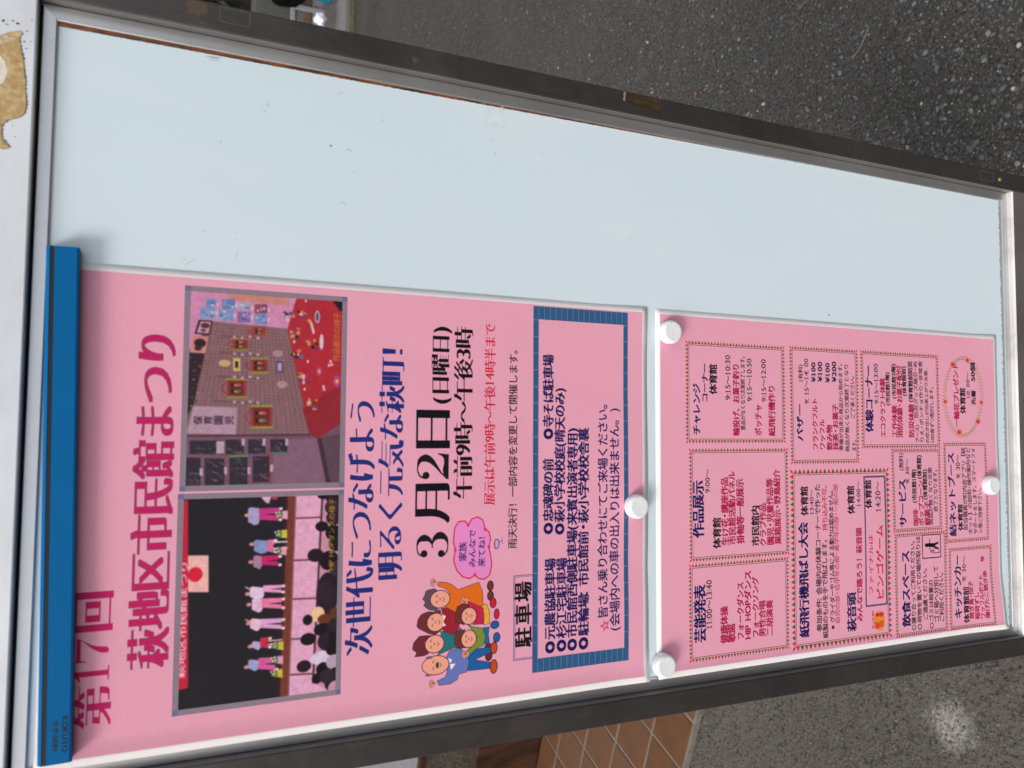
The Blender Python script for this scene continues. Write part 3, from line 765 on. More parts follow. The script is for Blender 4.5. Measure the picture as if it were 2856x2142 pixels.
ART2=[["B2",4.2,12.4,34.8,84.9,134],
["B2",4.2,93.3,35.7,179.4,135.2],
["B2",4.2,190.6,32.8,269.1,132.8],
["B2",4.2,171.7,145.2,269.9,221.1],
["B2",5.4,11.2,145.4,158.9,257.1],
["B2",4.2,185.1,230.9,270.1,330.1],
["B2",3.6,7.9,270.1,98.4,335.1],
["B2",3.6,105.4,268.7,178.2,329.8],
["B2",3.6,7.4,344,80.9,401.9],
["B2",3.6,91.8,340.6,184.1,398],
["T","芸能発表",24.2,42.8,46.6,11.1,"heavy","141450"],
["T","11:00～13:40",34.2,52.3,40.2,5.8,"serif","0c0a12"],
["T","健康体操",21,67.4,30.4,7.4,"pop","a40c3e"],
["T","歌謡",21.1,75,15.2,7.3,"pop","a40c3e"],
["T","フォークダンス",22,84.4,48.4,6.9,"pop","a40c3e"],
["T","HIP HOPダンス",21.7,92.4,57.9,7.2,"pop","a40c3e"],
["T","フォークソング",22,100.5,51.6,6.6,"pop","a40c3e"],
["T","男性合唱",22.3,107.8,30.6,6.8,"pop","a40c3e"],
["T","二胡演奏",22.2,115.9,30.5,6.9,"pop","a40c3e"],
["T","作品展示",109.6,41.7,46.9,10.7,"heavy","141450"],
["T","9:00～",145.8,51.3,20,4.7,"serif","0c0a12"],
["T","体育館",99.7,60.4,25.7,7.7,"pop","0c0a12"],
["T","生け花・講座作品",101.6,68.8,57.1,7.1,"pop","a40c3e"],
["T","市民館活動パネル",101.9,76.5,61.5,7,"pop","a40c3e"],
["T","掛軸等一般展示",102.3,85.1,54.7,7.6,"pop","a40c3e"],
["T","クラブ作品",98.6,109.5,36.9,7.1,"pop","a40c3e"],
["T","園児・児童作品等",99.3,117.7,57.2,7.2,"pop","a40c3e"],
["T","巣箱展示・野鳥紹介",99.5,125.9,64.7,7,"pop","a40c3e"],
["T","市民館内",99.4,101.3,34.7,7.9,"pop","0c0a12"],
["T","チャレンジ",194.1,40.7,42.8,7.3,"heavy","141450"],
["T","コーナー",221.1,49.1,33.1,6.2,"heavy","141450"],
["T","体育館",228.3,57.9,25.5,7.6,"pop","0c0a12"],
["T","9:15～10:30",223.6,73.6,38.7,5.3,"serif","0c0a12"],
["T","輪投げ、お菓子釣り",193.4,82,62.2,6.7,"pop","a40c3e"],
["T","景品がなくなり次第終了します。",198.1,89.2,66.2,4.8,"reg","0c0a12"],
["T","9:15～10:50",222.8,96.8,37.5,5.2,"serif","0c0a12"],
["T","ボッチャ",193.4,105.9,27.5,7.2,"pop","a40c3e"],
["T","9:15～12:00",222.7,112.6,37.6,5.2,"serif","0c0a12"],
["T","紙飛行機作り",193.2,121,44.8,7,"pop","a40c3e"],
["T","バザー",188.5,153.2,33.7,7.3,"heavy","141450"],
["T","(有料)",241.7,154.7,15.8,5,"reg","0c0a12"],
["T","9：15～14：00",221.7,161.8,41.2,4.9,"serif","0c0a12"],
["T","フランクフルト",180.6,171,47.1,6.2,"pop","a40c3e"],
["T","ワッフル",180.8,179.3,27.6,6.1,"pop","a40c3e"],
["T","飲み物",180.5,188.1,23,6.7,"pop","a40c3e"],
["T","抹茶・お菓子",180.6,195.6,42.1,6.7,"pop","a40c3e"],
["T","¥100",241.5,170.3,18.3,4.8,"heavy","1c1c40"],
["T","¥100",242.1,178.1,18.5,5,"heavy","1c1c40"],
["T","¥100",241.5,187.2,18.4,5,"heavy","1c1c40"],
["T","¥200",242.1,195.2,19.3,5.1,"heavy","1c1c40"],
["T","準備が出来た商品から始めます。",179.7,202.4,83.4,5,"reg","0c0a12"],
["T","商品が無くなり次第終了となり",178.7,209.8,81.3,5.2,"reg","0c0a12"],
["T","ご了承ください。",209.2,217,42.4,5,"reg","0c0a12"],
["T","ます。",179.3,218.1,12.9,5,"reg","0c0a12"],
["T","紙飛行機飛ばし大会",17,155.2,100.3,10.5,"heavy","141450"],
["T","体育館",123,157.1,25.9,8.1,"pop","0c0a12"],
["T","13:40～",123.2,165.8,22.6,4.6,"serif","0c0a12"],
["T","参加条件：会場内の体験コーナーで作った",20.2,172.5,130.4,6.2,"med","0c0a12"],
["T","紙製のものを手で飛ばします。",13.8,179.7,90.8,6,"med","0c0a12"],
["T","持ち込み不可。",108.7,180.7,43.9,6,"med","b02038"],
["T","※グライダーやゴム等による動力は認めません。",20.7,188.4,127.1,5.6,"med","0c0a12"],
["T","幼児の部・低学年の部・高学年の部・一般の部",25.1,194.3,124.8,5.3,"reg","b02850"],
["T","萩音頭",16.7,211.7,34.7,10.5,"heavy","141450"],
["T","体育館",122.2,212.8,25.9,8.1,"pop","0c0a12"],
["T","14:00～",128.3,222.5,23.9,4.8,"serif","0c0a12"],
["T","みんなで踊ろう！萩音頭",24.5,221.6,84.8,6.9,"pop","a40c3e"],
["V","20204c",37.5,229.6,155.6,255.8],
["T","ファイナルは",47,236.3,55.4,5.4,"med","cc1c34"],
["T","ビンゴゲーム",41.4,248,69.4,8.7,"pop2","cc1c34"],
["T","体育館",126.6,234.8,26.3,7.6,"pop","0c0a12"],
["T","14:20～",122.6,247.2,28.2,6.6,"serif","0c0a12"],
["P","e88a28",[[22.2,252.1],[20.6,253.6],[19.9,251.8],[17.9,252.9],[17.9,251],[15.5,251.6],[16.2,249.8],[13.8,249.8],[15.1,248.2],[12.8,247.7],[14.6,246.5],[12.6,245.5],[14.8,244.7],[13.2,243.3],[15.6,243],[14.6,241.3],[17,241.5],[16.7,239.7],[18.9,240.4],[19.3,238.5],[21.1,239.7],[22.1,237.9],[23.4,239.5],[25,238],[25.7,239.8],[27.8,238.7],[27.8,240.6],[30.1,240],[29.4,241.8],[31.9,241.8],[30.6,243.4],[32.9,243.8],[31.1,245.1],[33.1,246.1],[30.9,246.9],[32.5,248.3],[30.1,248.6],[31.1,250.3],[28.7,250.1],[29,252],[26.8,251.2],[26.4,253.1],[24.6,251.9],[23.6,253.7]]],
["E","d8502c",18.9,243.4,3,3.6],
["E","dc5830",19.9,248,2.4,3.3],
["E","cc3440",28.5,243.4,1.9,2.7],
["E","cc3448",28.5,248.7,2.2,3.1],
["E","d8502c",21.4,240.4,1,1.1],
["E","d8502c",17.1,240.3,1,1.1],
["E","3a1018",19.9,242.8,0.3,0.5],
["E","3a1018",18.2,242.8,0.3,0.4],
["E","3a1018",29.1,243.1,0.3,0.5],
["E","3a1018",27.9,243,0.3,0.5],
["L","5a1820",0.3,[[19.7,244.9],[18.7,245.8],[17.9,244.9]]],
["L","5a1820",0.3,[[22.3,246.2],[22.4,250.8],[17.5,251],[17.1,246.8]]],
["T","やったあ!!",16.1,237.9,16.7,3,"med","a40c3e"],
["T","体験コーナー",197,238.1,62.7,9.7,"heavy","141450"],
["T","9:15～13:00",223.2,247.8,38.3,5.2,"serif","0c0a12"],
["T","エコクラフト体験",191.9,255.6,55.8,6.7,"pop","a40c3e"],
["T","(市民館1階)",222.1,262.4,32,5.1,"pop","0c0a12"],
["T","工作体験",191.9,270.9,30.4,6.6,"pop","a40c3e"],
["T","(市民館2階)",228.7,270.9,33.7,5.3,"pop","0c0a12"],
["T","消防体験・お菓子配付",191.7,278.3,69,7,"pop","a40c3e"],
["T","(体育館前)",231.5,284.9,29.2,5,"pop","0c0a12"],
["T","防災体験",191.9,294,32.2,7.1,"pop","a40c3e"],
["T","(体育館前防災",225.9,293.6,39.8,5.8,"pop","0c0a12"],
["T","ブース）",186.7,301.9,21,4.9,"med","0c0a12"],
["T","防災グッズ展示・ぬ",210.7,300.7,55.3,5.4,"reg","0c0a12"],
["T","りえ・ポンチョ作り・非常食",186.7,308.1,79.7,5.3,"reg","0c0a12"],
["T","の炊き出しが出来上がり次第、",186.2,315.5,76.4,4.7,"reg","0c0a12"],
["T","100食ずつ配付します。",186.6,322.6,58.4,5.2,"reg","0c0a12"],
["L","8a8838",0.5,[[233.3,395.6],[229.8,395.4]]],
["E","848234",232.4,393.5,0.5,0.8],
["E","848234",230.9,397.5,0.5,0.8],
["L","8a8838",0.5,[[230,395.4],[226.5,394.9]]],
["E","848234",229.3,393.3,0.5,0.8],
["E","848234",227.4,397.1,0.5,0.8],
["L","8a8838",0.5,[[226.7,394.9],[223.2,394.3]]],
["E","848234",226.1,392.9,0.5,0.8],
["E","848234",224.1,396.4,0.5,0.8],
["L","8a8838",0.5,[[223.5,394.3],[220.1,393.4]]],
["E","848234",223,392.3,0.5,0.8],
["E","848234",220.8,395.6,0.5,0.8],
["L","8a8838",0.5,[[220.3,393.5],[217,392.4]]],
["E","848234",220,391.6,0.5,0.8],
["E","848234",217.6,394.5,0.5,0.8],
["L","8a8838",0.5,[[217.2,392.5],[214.1,391.3]]],
["E","848234",217,390.7,0.5,0.8],
["E","848234",214.4,393.3,0.5,0.8],
["L","8a8838",0.5,[[214.3,391.4],[211.2,389.9]]],
["E","848234",214.2,389.6,0.5,0.8],
["E","848234",211.5,391.9,0.5,0.8],
["L","8a8838",0.5,[[211.5,390],[208.6,388.4]]],
["E","848234",211.5,388.4,0.5,0.8],
["E","848234",208.7,390.3,0.5,0.8],
["L","8a8838",0.5,[[208.8,388.6],[206.1,386.8]]],
["E","848234",209,387,0.5,0.8],
["E","848234",206,388.5,0.5,0.8],
["L","8a8838",0.5,[[206.3,386.9],[203.8,385.1]]],
["E","848234",206.6,385.5,0.5,0.8],
["E","848234",203.6,386.7,0.5,0.8],
["L","8a8838",0.5,[[204,385.2],[201.8,383.2]]],
["E","848234",204.5,383.9,0.5,0.8],
["E","848234",201.4,384.6,0.5,0.8],
["L","8a8838",0.5,[[201.9,383.3],[199.9,381.2]]],
["E","848234",202.5,382.1,0.5,0.8],
["E","848234",199.4,382.5,0.5,0.8],
["L","8a8838",0.5,[[200,381.3],[198.3,379.1]]],
["E","848234",200.8,380.3,0.5,0.8],
["E","848234",197.6,380.3,0.5,0.8],
["L","8a8838",0.5,[[198.4,379.3],[196.9,377]]],
["E","848234",199.2,378.4,0.5,0.8],
["E","848234",196.1,378,0.5,0.8],
["L","8a8838",0.5,[[197,377.1],[195.8,374.8]]],
["E","848234",198,376.4,0.5,0.8],
["E","848234",194.8,375.6,0.5,0.8],
["L","8a8838",0.5,[[195.9,374.9],[194.9,372.5]]],
["E","848234",196.9,374.4,0.5,0.8],
["E","848234",193.8,373.2,0.5,0.8],
["L","8a8838",0.5,[[195,372.7],[194.3,370.2]]],
["E","848234",196.1,372.3,0.5,0.8],
["E","848234",193.1,370.8,0.5,0.8],
["L","8a8838",0.5,[[194.4,370.4],[194,367.9]]],
["E","848234",195.6,370.2,0.5,0.8],
["E","848234",192.7,368.3,0.5,0.8],
["L","8a8838",0.5,[[194,368.1],[194,365.7]]],
["E","848234",195.3,368.1,0.5,0.8],
["E","848234",192.6,365.9,0.5,0.8],
["L","8a8838",0.5,[[194,365.8],[194.2,363.4]]],
["E","848234",195.3,366,0.5,0.8],
["E","848234",192.7,363.4,0.5,0.8],
["L","8a8838",0.5,[[194.2,363.6],[194.7,361.2]]],
["E","848234",195.6,363.9,0.5,0.8],
["E","848234",193.1,361,0.5,0.8],
["L","8a8838",0.5,[[194.6,361.4],[195.4,359]]],
["E","848234",196.1,361.8,0.5,0.8],
["E","848234",193.8,358.7,0.5,0.8],
["L","8a8838",0.5,[[195.4,359.2],[196.4,356.9]]],
["E","848234",196.9,359.8,0.5,0.8],
["E","848234",194.8,356.4,0.5,0.8],
["L","8a8838",0.5,[[196.3,357.1],[197.7,354.9]]],
["E","848234",197.9,357.9,0.5,0.8],
["E","848234",196,354.2,0.5,0.8],
["L","8a8838",0.5,[[197.6,355],[199.2,352.9]]],
["E","848234",199.2,356,0.5,0.8],
["E","848234",197.4,352.1,0.5,0.8],
["L","8a8838",0.5,[[199.1,353.1],[200.9,351.1]]],
["E","848234",200.7,354.2,0.5,0.8],
["E","848234",199.2,350.1,0.5,0.8],
["L","8a8838",0.5,[[200.8,351.2],[202.9,349.4]]],
["E","848234",202.4,352.5,0.5,0.8],
["E","848234",201.1,348.3,0.5,0.8],
["L","8a8838",0.5,[[202.7,349.5],[205,347.8]]],
["E","848234",204.3,350.9,0.5,0.8],
["E","848234",203.2,346.6,0.5,0.8],
["L","8a8838",0.5,[[204.9,348],[207.4,346.4]]],
["E","848234",206.4,349.4,0.5,0.8],
["E","848234",205.6,345,0.5,0.8],
["L","8a8838",0.5,[[207.2,346.5],[209.9,345.1]]],
["E","848234",208.7,348.1,0.5,0.8],
["E","848234",208.2,343.6,0.5,0.8],
["L","8a8838",0.5,[[209.7,345.2],[212.6,344]]],
["E","848234",211.2,346.9,0.5,0.8],
["E","848234",210.9,342.4,0.5,0.8],
["L","8a8838",0.5,[[212.4,344.1],[215.4,343]]],
["E","848234",213.8,345.8,0.5,0.8],
["E","848234",213.7,341.3,0.5,0.8],
["L","8a8838",0.5,[[215.2,343.1],[218.3,342.3]]],
["E","848234",216.5,344.9,0.5,0.8],
["E","848234",216.7,340.4,0.5,0.8],
["L","8a8838",0.5,[[218.1,342.3],[221.3,341.6]]],
["E","848234",219.3,344.2,0.5,0.8],
["E","848234",219.8,339.8,0.5,0.8],
["L","8a8838",0.5,[[221.1,341.7],[224.4,341.2]]],
["E","848234",222.3,343.6,0.5,0.8],
["E","848234",223,339.3,0.5,0.8],
["L","8a8838",0.5,[[224.2,341.2],[227.6,341]]],
["E","848234",225.3,343.2,0.5,0.8],
["E","848234",226.2,339,0.5,0.8],
["L","8a8838",0.5,[[227.4,341],[230.8,340.9]]],
["E","848234",228.4,343,0.5,0.8],
["E","848234",229.5,338.9,0.5,0.8],
["L","8a8838",0.5,[[230.6,340.9],[234,341.1]]],
["E","848234",231.4,342.9,0.5,0.8],
["E","848234",232.9,339,0.5,0.8],
["L","8a8838",0.5,[[233.8,341],[237.2,341.4]]],
["E","848234",234.6,343,0.5,0.8],
["E","848234",236.2,339.3,0.5,0.8],
["L","8a8838",0.5,[[237,341.3],[240.4,341.9]]],
["E","848234",237.7,343.3,0.5,0.8],
["E","848234",239.5,339.8,0.5,0.8],
["L","8a8838",0.5,[[240.2,341.8],[243.5,342.5]]],
["E","848234",240.7,343.8,0.5,0.8],
["E","848234",242.8,340.5,0.5,0.8],
["L","8a8838",0.5,[[243.3,342.5],[246.6,343.4]]],
["E","848234",243.7,344.4,0.5,0.8],
["E","848234",245.9,341.4,0.5,0.8],
["L","8a8838",0.5,[[246.4,343.3],[249.6,344.4]]],
["E","848234",246.7,345.1,0.5,0.8],
["E","848234",249.1,342.5,0.5,0.8],
["L","8a8838",0.5,[[249.3,344.4],[252.4,345.6]]],
["E","848234",249.5,346.1,0.5,0.8],
["E","848234",252.1,343.7,0.5,0.8],
["L","8a8838",0.5,[[252.2,345.5],[255.1,347]]],
["E","848234",252.2,347.2,0.5,0.8],
["E","848234",254.9,345.2,0.5,0.8],
["L","8a8838",0.5,[[254.9,346.9],[257.7,348.5]]],
["E","848234",254.8,348.4,0.5,0.8],
["E","848234",257.6,346.8,0.5,0.8],
["L","8a8838",0.5,[[257.5,348.4],[260.1,350.1]]],
["E","848234",257.3,349.8,0.5,0.8],
["E","848234",260.2,348.5,0.5,0.8],
["L","8a8838",0.5,[[259.9,350],[262.3,351.9]]],
["E","848234",259.6,351.3,0.5,0.8],
["E","848234",262.6,350.4,0.5,0.8],
["L","8a8838",0.5,[[262.2,351.7],[264.3,353.7]]],
["E","848234",261.6,352.9,0.5,0.8],
["E","848234",264.7,352.4,0.5,0.8],
["L","8a8838",0.5,[[264.2,353.6],[266.1,355.7]]],
["E","848234",263.6,354.7,0.5,0.8],
["E","848234",266.7,354.5,0.5,0.8],
["L","8a8838",0.5,[[266,355.6],[267.7,357.8]]],
["E","848234",265.2,356.5,0.5,0.8],
["E","848234",268.4,356.7,0.5,0.8],
["L","8a8838",0.5,[[267.6,357.6],[269,359.9]]],
["E","848234",266.7,358.4,0.5,0.8],
["E","848234",269.9,359,0.5,0.8],
["L","8a8838",0.5,[[268.9,359.8],[270.1,362.1]]],
["E","848234",267.9,360.4,0.5,0.8],
["E","848234",271.1,361.4,0.5,0.8],
["L","8a8838",0.5,[[270,362],[270.9,364.4]]],
["E","848234",268.9,362.4,0.5,0.8],
["E","848234",272,363.8,0.5,0.8],
["L","8a8838",0.5,[[270.9,364.2],[271.5,366.7]]],
["E","848234",269.7,364.5,0.5,0.8],
["E","848234",272.7,366.2,0.5,0.8],
["L","8a8838",0.5,[[271.4,366.5],[271.8,369]]],
["E","848234",270.1,366.6,0.5,0.8],
["E","848234",273.1,368.7,0.5,0.8],
["L","8a8838",0.5,[[271.7,368.8],[271.8,371.3]]],
["E","848234",270.4,368.8,0.5,0.8],
["E","848234",273.2,371.2,0.5,0.8],
["L","8a8838",0.5,[[271.8,371.1],[271.5,373.6]]],
["E","848234",270.3,370.9,0.5,0.8],
["E","848234",273,373.6,0.5,0.8],
["L","8a8838",0.5,[[271.5,373.4],[270.9,375.8]]],
["E","848234",270,373,0.5,0.8],
["E","848234",272.6,376.1,0.5,0.8],
["L","8a8838",0.5,[[271,375.6],[270.1,378]]],
["E","848234",269.4,375.1,0.5,0.8],
["E","848234",271.8,378.4,0.5,0.8],
["L","8a8838",0.5,[[270.2,377.8],[269,380.1]]],
["E","848234",268.6,377.1,0.5,0.8],
["E","848234",270.8,380.7,0.5,0.8],
["L","8a8838",0.5,[[269.1,380],[267.7,382.2]]],
["E","848234",267.5,379.1,0.5,0.8],
["E","848234",269.5,382.9,0.5,0.8],
["L","8a8838",0.5,[[267.8,382],[266.1,384.1]]],
["E","848234",266.1,380.9,0.5,0.8],
["E","848234",268,385.1,0.5,0.8],
["L","8a8838",0.5,[[266.2,384],[264.3,385.9]]],
["E","848234",264.6,382.8,0.5,0.8],
["E","848234",266.2,387.1,0.5,0.8],
["L","8a8838",0.5,[[264.4,385.8],[262.2,387.6]]],
["E","848234",262.8,384.4,0.5,0.8],
["E","848234",264.1,388.9,0.5,0.8],
["L","8a8838",0.5,[[262.4,387.5],[259.9,389.2]]],
["E","848234",260.7,386,0.5,0.8],
["E","848234",261.8,390.6,0.5,0.8],
["L","8a8838",0.5,[[260.1,389.1],[257.5,390.6]]],
["E","848234",258.5,387.5,0.5,0.8],
["E","848234",259.3,392.2,0.5,0.8],
["L","8a8838",0.5,[[257.7,390.5],[254.8,391.9]]],
["E","848234",256.1,388.8,0.5,0.8],
["E","848234",256.7,393.6,0.5,0.8],
["L","8a8838",0.5,[[255,391.8],[252,393]]],
["E","848234",253.5,390,0.5,0.8],
["E","848234",253.8,394.8,0.5,0.8],
["L","8a8838",0.5,[[252.2,392.9],[249.1,393.9]]],
["E","848234",250.8,391,0.5,0.8],
["E","848234",250.8,395.8,0.5,0.8],
["L","8a8838",0.5,[[249.3,393.8],[246,394.6]]],
["E","848234",247.9,391.9,0.5,0.8],
["E","848234",247.7,396.6,0.5,0.8],
["L","8a8838",0.5,[[246.3,394.6],[242.9,395.2]]],
["E","848234",245,392.5,0.5,0.8],
["E","848234",244.4,397.2,0.5,0.8],
["L","8a8838",0.5,[[243.1,395.1],[239.6,395.5]]],
["E","848234",241.9,393.1,0.5,0.8],
["E","848234",241.1,397.6,0.5,0.8],
["L","8a8838",0.5,[[239.9,395.5],[236.4,395.6]]],
["E","848234",238.8,393.4,0.5,0.8],
["E","848234",237.7,397.8,0.5,0.8],
["L","8a8838",0.5,[[236.6,395.6],[233.1,395.6]]],
["E","848234",235.6,393.5,0.5,0.8],
["E","848234",234.3,397.8,0.5,0.8],
["E","e88070",264.9,356.3,1.3,1.9],
["E","e88070",263.1,355.1,1.3,1.9],
["E","e88070",263,352.8,1.3,1.9],
["E","e88070",264.7,351.7,1.3,1.9],
["E","e88070",266.4,352.9,1.3,1.9],
["E","e88070",266.5,355.2,1.3,1.9],
["E","d05048",264.8,354,1.7,2.3],
["E","4a2028",264.3,355.2,0.4,0.5],
["E","4a2028",263.7,354,0.4,0.5],
["E","4a2028",264.2,352.8,0.4,0.5],
["E","4a2028",265.2,352.8,0.4,0.5],
["E","4a2028",265.9,354,0.4,0.5],
["E","4a2028",265.4,355.2,0.4,0.5],
["E","e88070",269.7,378,1.2,1.8],
["E","e88070",268.1,376.9,1.2,1.8],
["E","e88070",268,374.8,1.2,1.7],
["E","e88070",269.5,373.8,1.2,1.8],
["E","e88070",271.1,374.9,1.2,1.8],
["E","e88070",271.1,377,1.2,1.8],
["E","d05048",269.6,375.9,1.6,2.1],
["E","4a2028",269.2,377,0.3,0.5],
["E","4a2028",268.6,375.9,0.3,0.5],
["E","4a2028",269.1,374.8,0.3,0.4],
["E","4a2028",270,374.8,0.3,0.5],
["E","4a2028",270.5,375.9,0.3,0.5],
["E","4a2028",270.1,377,0.3,0.5],
["E","e88070",227.4,343.6,1.1,1.6],
["E","e88070",226,342.6,1.1,1.6],
["E","e88070",225.9,340.6,1.1,1.6],
["E","e88070",227.4,339.7,1.1,1.6],
["E","e88070",228.8,340.8,1.1,1.6],
["E","e88070",228.8,342.7,1.1,1.6],
["E","d05048",227.4,341.6,1.5,1.9],
["E","4a2028",227,342.6,0.3,0.4],
["E","4a2028",226.5,341.6,0.3,0.4],
["E","4a2028",226.9,340.6,0.3,0.4],
["E","4a2028",227.8,340.7,0.3,0.4],
["E","4a2028",228.3,341.7,0.3,0.4],
["E","4a2028",227.9,342.7,0.3,0.4],
["E","e88070",227.5,396.7,1.1,1.7],
["E","e88070",226,395.6,1.1,1.7],
["E","e88070",226,393.6,1.1,1.7],
["E","e88070",227.4,392.6,1.1,1.7],
["E","e88070",228.9,393.7,1.1,1.7],
["E","e88070",228.9,395.7,1.1,1.7],
["E","d05048",227.4,394.6,1.5,2],
["E","4a2028",227,395.7,0.3,0.4],
["E","4a2028",226.5,394.6,0.3,0.4],
["E","4a2028",226.9,393.6,0.3,0.4],
["E","4a2028",227.9,393.6,0.3,0.4],
["E","4a2028",228.4,394.6,0.3,0.5],
["E","4a2028",227.9,395.7,0.3,0.4],
["E","e88070",197.3,363.5,1.5,2.2],
["E","e88070",195.4,362.1,1.5,2.2],
["E","e88070",195.4,359.6,1.5,2.2],
["E","e88070",197.3,358.4,1.5,2.2],
["E","e88070",199.1,359.7,1.5,2.2],
["E","e88070",199.1,362.3,1.5,2.2],
["E","d05048",197.3,360.9,1.9,2.6],
["E","4a2028",196.7,362.3,0.4,0.6],
["E","4a2028",196.1,360.9,0.4,0.6],
["E","4a2028",196.6,359.6,0.4,0.6],
["E","4a2028",197.8,359.6,0.4,0.6],
["E","4a2028",198.4,360.9,0.4,0.6],
["E","4a2028",197.9,362.3,0.4,0.6],
["E","e88070",208.1,391.6,1.4,2.2],
["E","e88070",206.2,390.3,1.4,2.2],
["E","e88070",206.2,387.7,1.4,2.2],
["E","e88070",208,386.5,1.4,2.2],
["E","e88070",209.9,387.9,1.4,2.2],
["E","e88070",209.9,390.5,1.4,2.2],
["E","d05048",208,389.1,1.9,2.6],
["E","4a2028",207.5,390.4,0.4,0.6],
["E","4a2028",206.9,389.1,0.4,0.6],
["E","4a2028",207.4,387.7,0.4,0.6],
["E","4a2028",208.6,387.8,0.4,0.6],
["E","4a2028",209.2,389.1,0.4,0.6],
["E","4a2028",208.6,390.4,0.4,0.6],
["T","一輪花プレゼント",202.1,357.9,64.7,7.4,"pop","a40c3e"],
["T","体育館",215.8,367.2,25.9,7.8,"pop","0c0a12"],
["T","10：00～",230.8,375.6,26.3,4.9,"serif","0c0a12"],
["T","先着",224.8,383.2,15,6.4,"pop","0c0a12"],
["T","50個",248.4,383.6,19.4,6.7,"heavy","0c0a12"],
["T","飲食スペース",14.1,281.8,71.2,10.6,"heavy","141450"],
["T","○譲り合ってご利用ください。",9.5,291.4,88.1,5.8,"med","0c0a12"],
["T","○荷物を置いての場所取りは",9.2,299.3,88.6,5.8,"med","0c0a12"],
["T","ご遠慮ください。",17.4,307.4,53.3,5.9,"med","0c0a12"],
["T","○ゴミは設置の",8.9,315.5,46.5,5.7,"med","0c0a12"],
["T","ゴミ箱へ分別して",13.9,322.8,54.6,6.3,"med","0c0a12"],
["T","ご利用ください。",13.8,330,51.2,6.2,"med","0c0a12"],
["O","0c0a12",0.9,76.2,305.2,98.2,329.9],
["E","0c0a12",88.5,310.9,1.9,2.5],
["P","0c0a12",[[90.5,313.1],[89.8,320.9],[91,326.9],[89.5,327.2],[87.5,321.7],[85.1,327.1],[83.9,326.3],[86.1,320.2],[86.8,313]]],
["L","0c0a12",0.8,[[88.9,314.5],[82.7,315.7]]],
["L","0c0a12",0.8,[[89.9,314.9],[94.1,315]]],
["L","0c0a12",0.6,[[80.6,319.3],[80.5,327.8],[84.2,327.4],[85.1,320.1]]],
["P","0c0a12",[[83.8,317.4],[83.7,319.2],[82.5,319.1],[82.6,317.3]]],
["P","0c0a12",[[82.3,316.1],[82.2,317.9],[80.9,317.8],[81,316]]],
["P","0c0a12",[[83.1,319.2],[83,321],[81.7,320.9],[81.8,319.1]]],
["T","サービス",107.3,279.4,45.6,9.5,"heavy","141450"],
["T","(無料)",160.4,278.8,17.2,5.7,"reg","0c0a12"],
["T","9：30～",147.8,286.9,23.8,4.7,"serif","0c0a12"],
["T","珈琲",107.4,296.8,16,6.7,"pop","a40c3e"],
["T","(市民館1階)",129.4,295.5,32.5,5.8,"pop","0c0a12"],
["T","ポップコーン",107.4,304.6,43.4,7,"pop","a40c3e"],
["T","(体育館)",152.1,303.1,23.3,6,"pop","0c0a12"],
["T","綿菓子",107.3,312.9,23.4,7,"pop","a40c3e"],
["T","(体育館前)",131.9,310.6,29.7,5.8,"pop","0c0a12"],
["T","商品が無くなり次第",107.4,318.1,55.8,5.6,"reg","0c0a12"],
["T","終了となります。",120.2,325,44,5.5,"reg","0c0a12"],
["T","キッチンカー",14.9,353.8,61.7,10.3,"heavy","141450"],
["T","9：30～",49.9,363.5,25.2,5.5,"serif","0c0a12"],
["T","体育館前",9.7,365.4,35.4,7.5,"pop","0c0a12"],
["T","焼き鳥・団子",13,372.4,37,6.1,"pop","a40c3e"],
["T","稲荷ずし",11.9,380.3,27.3,6.1,"pop","a40c3e"],
["T","ワッフルポテト",11.7,387.4,43.6,6.4,"pop","a40c3e"],
["T","揚げたこ焼き串",11.7,394,47,5.8,"pop","a40c3e"],
["T","等",67.8,390.4,5.4,5.4,"pop","a40c3e"],
["T","結ネットブース",95.2,348.4,82.4,9.1,"heavy","141450"],
["T","9：30～",151.3,358.5,23.6,5.7,"serif","0c0a12"],
["T","体育館",100.2,359.3,26,6.7,"pop","0c0a12"],
["T","担当職員が町内会アプリ【結",100.1,366.6,81.9,6.1,"reg","0c0a12"],
["T","ネット】の説明・操作案内など",95.6,373.6,86.7,5.8,"reg","0c0a12"],
["T","サポートをします。スマートフォ",95.5,381.1,86.4,5.8,"reg","0c0a12"],
["T","ン等ご持参下さい。",95.6,388.5,49.5,5.8,"reg","0c0a12"]]
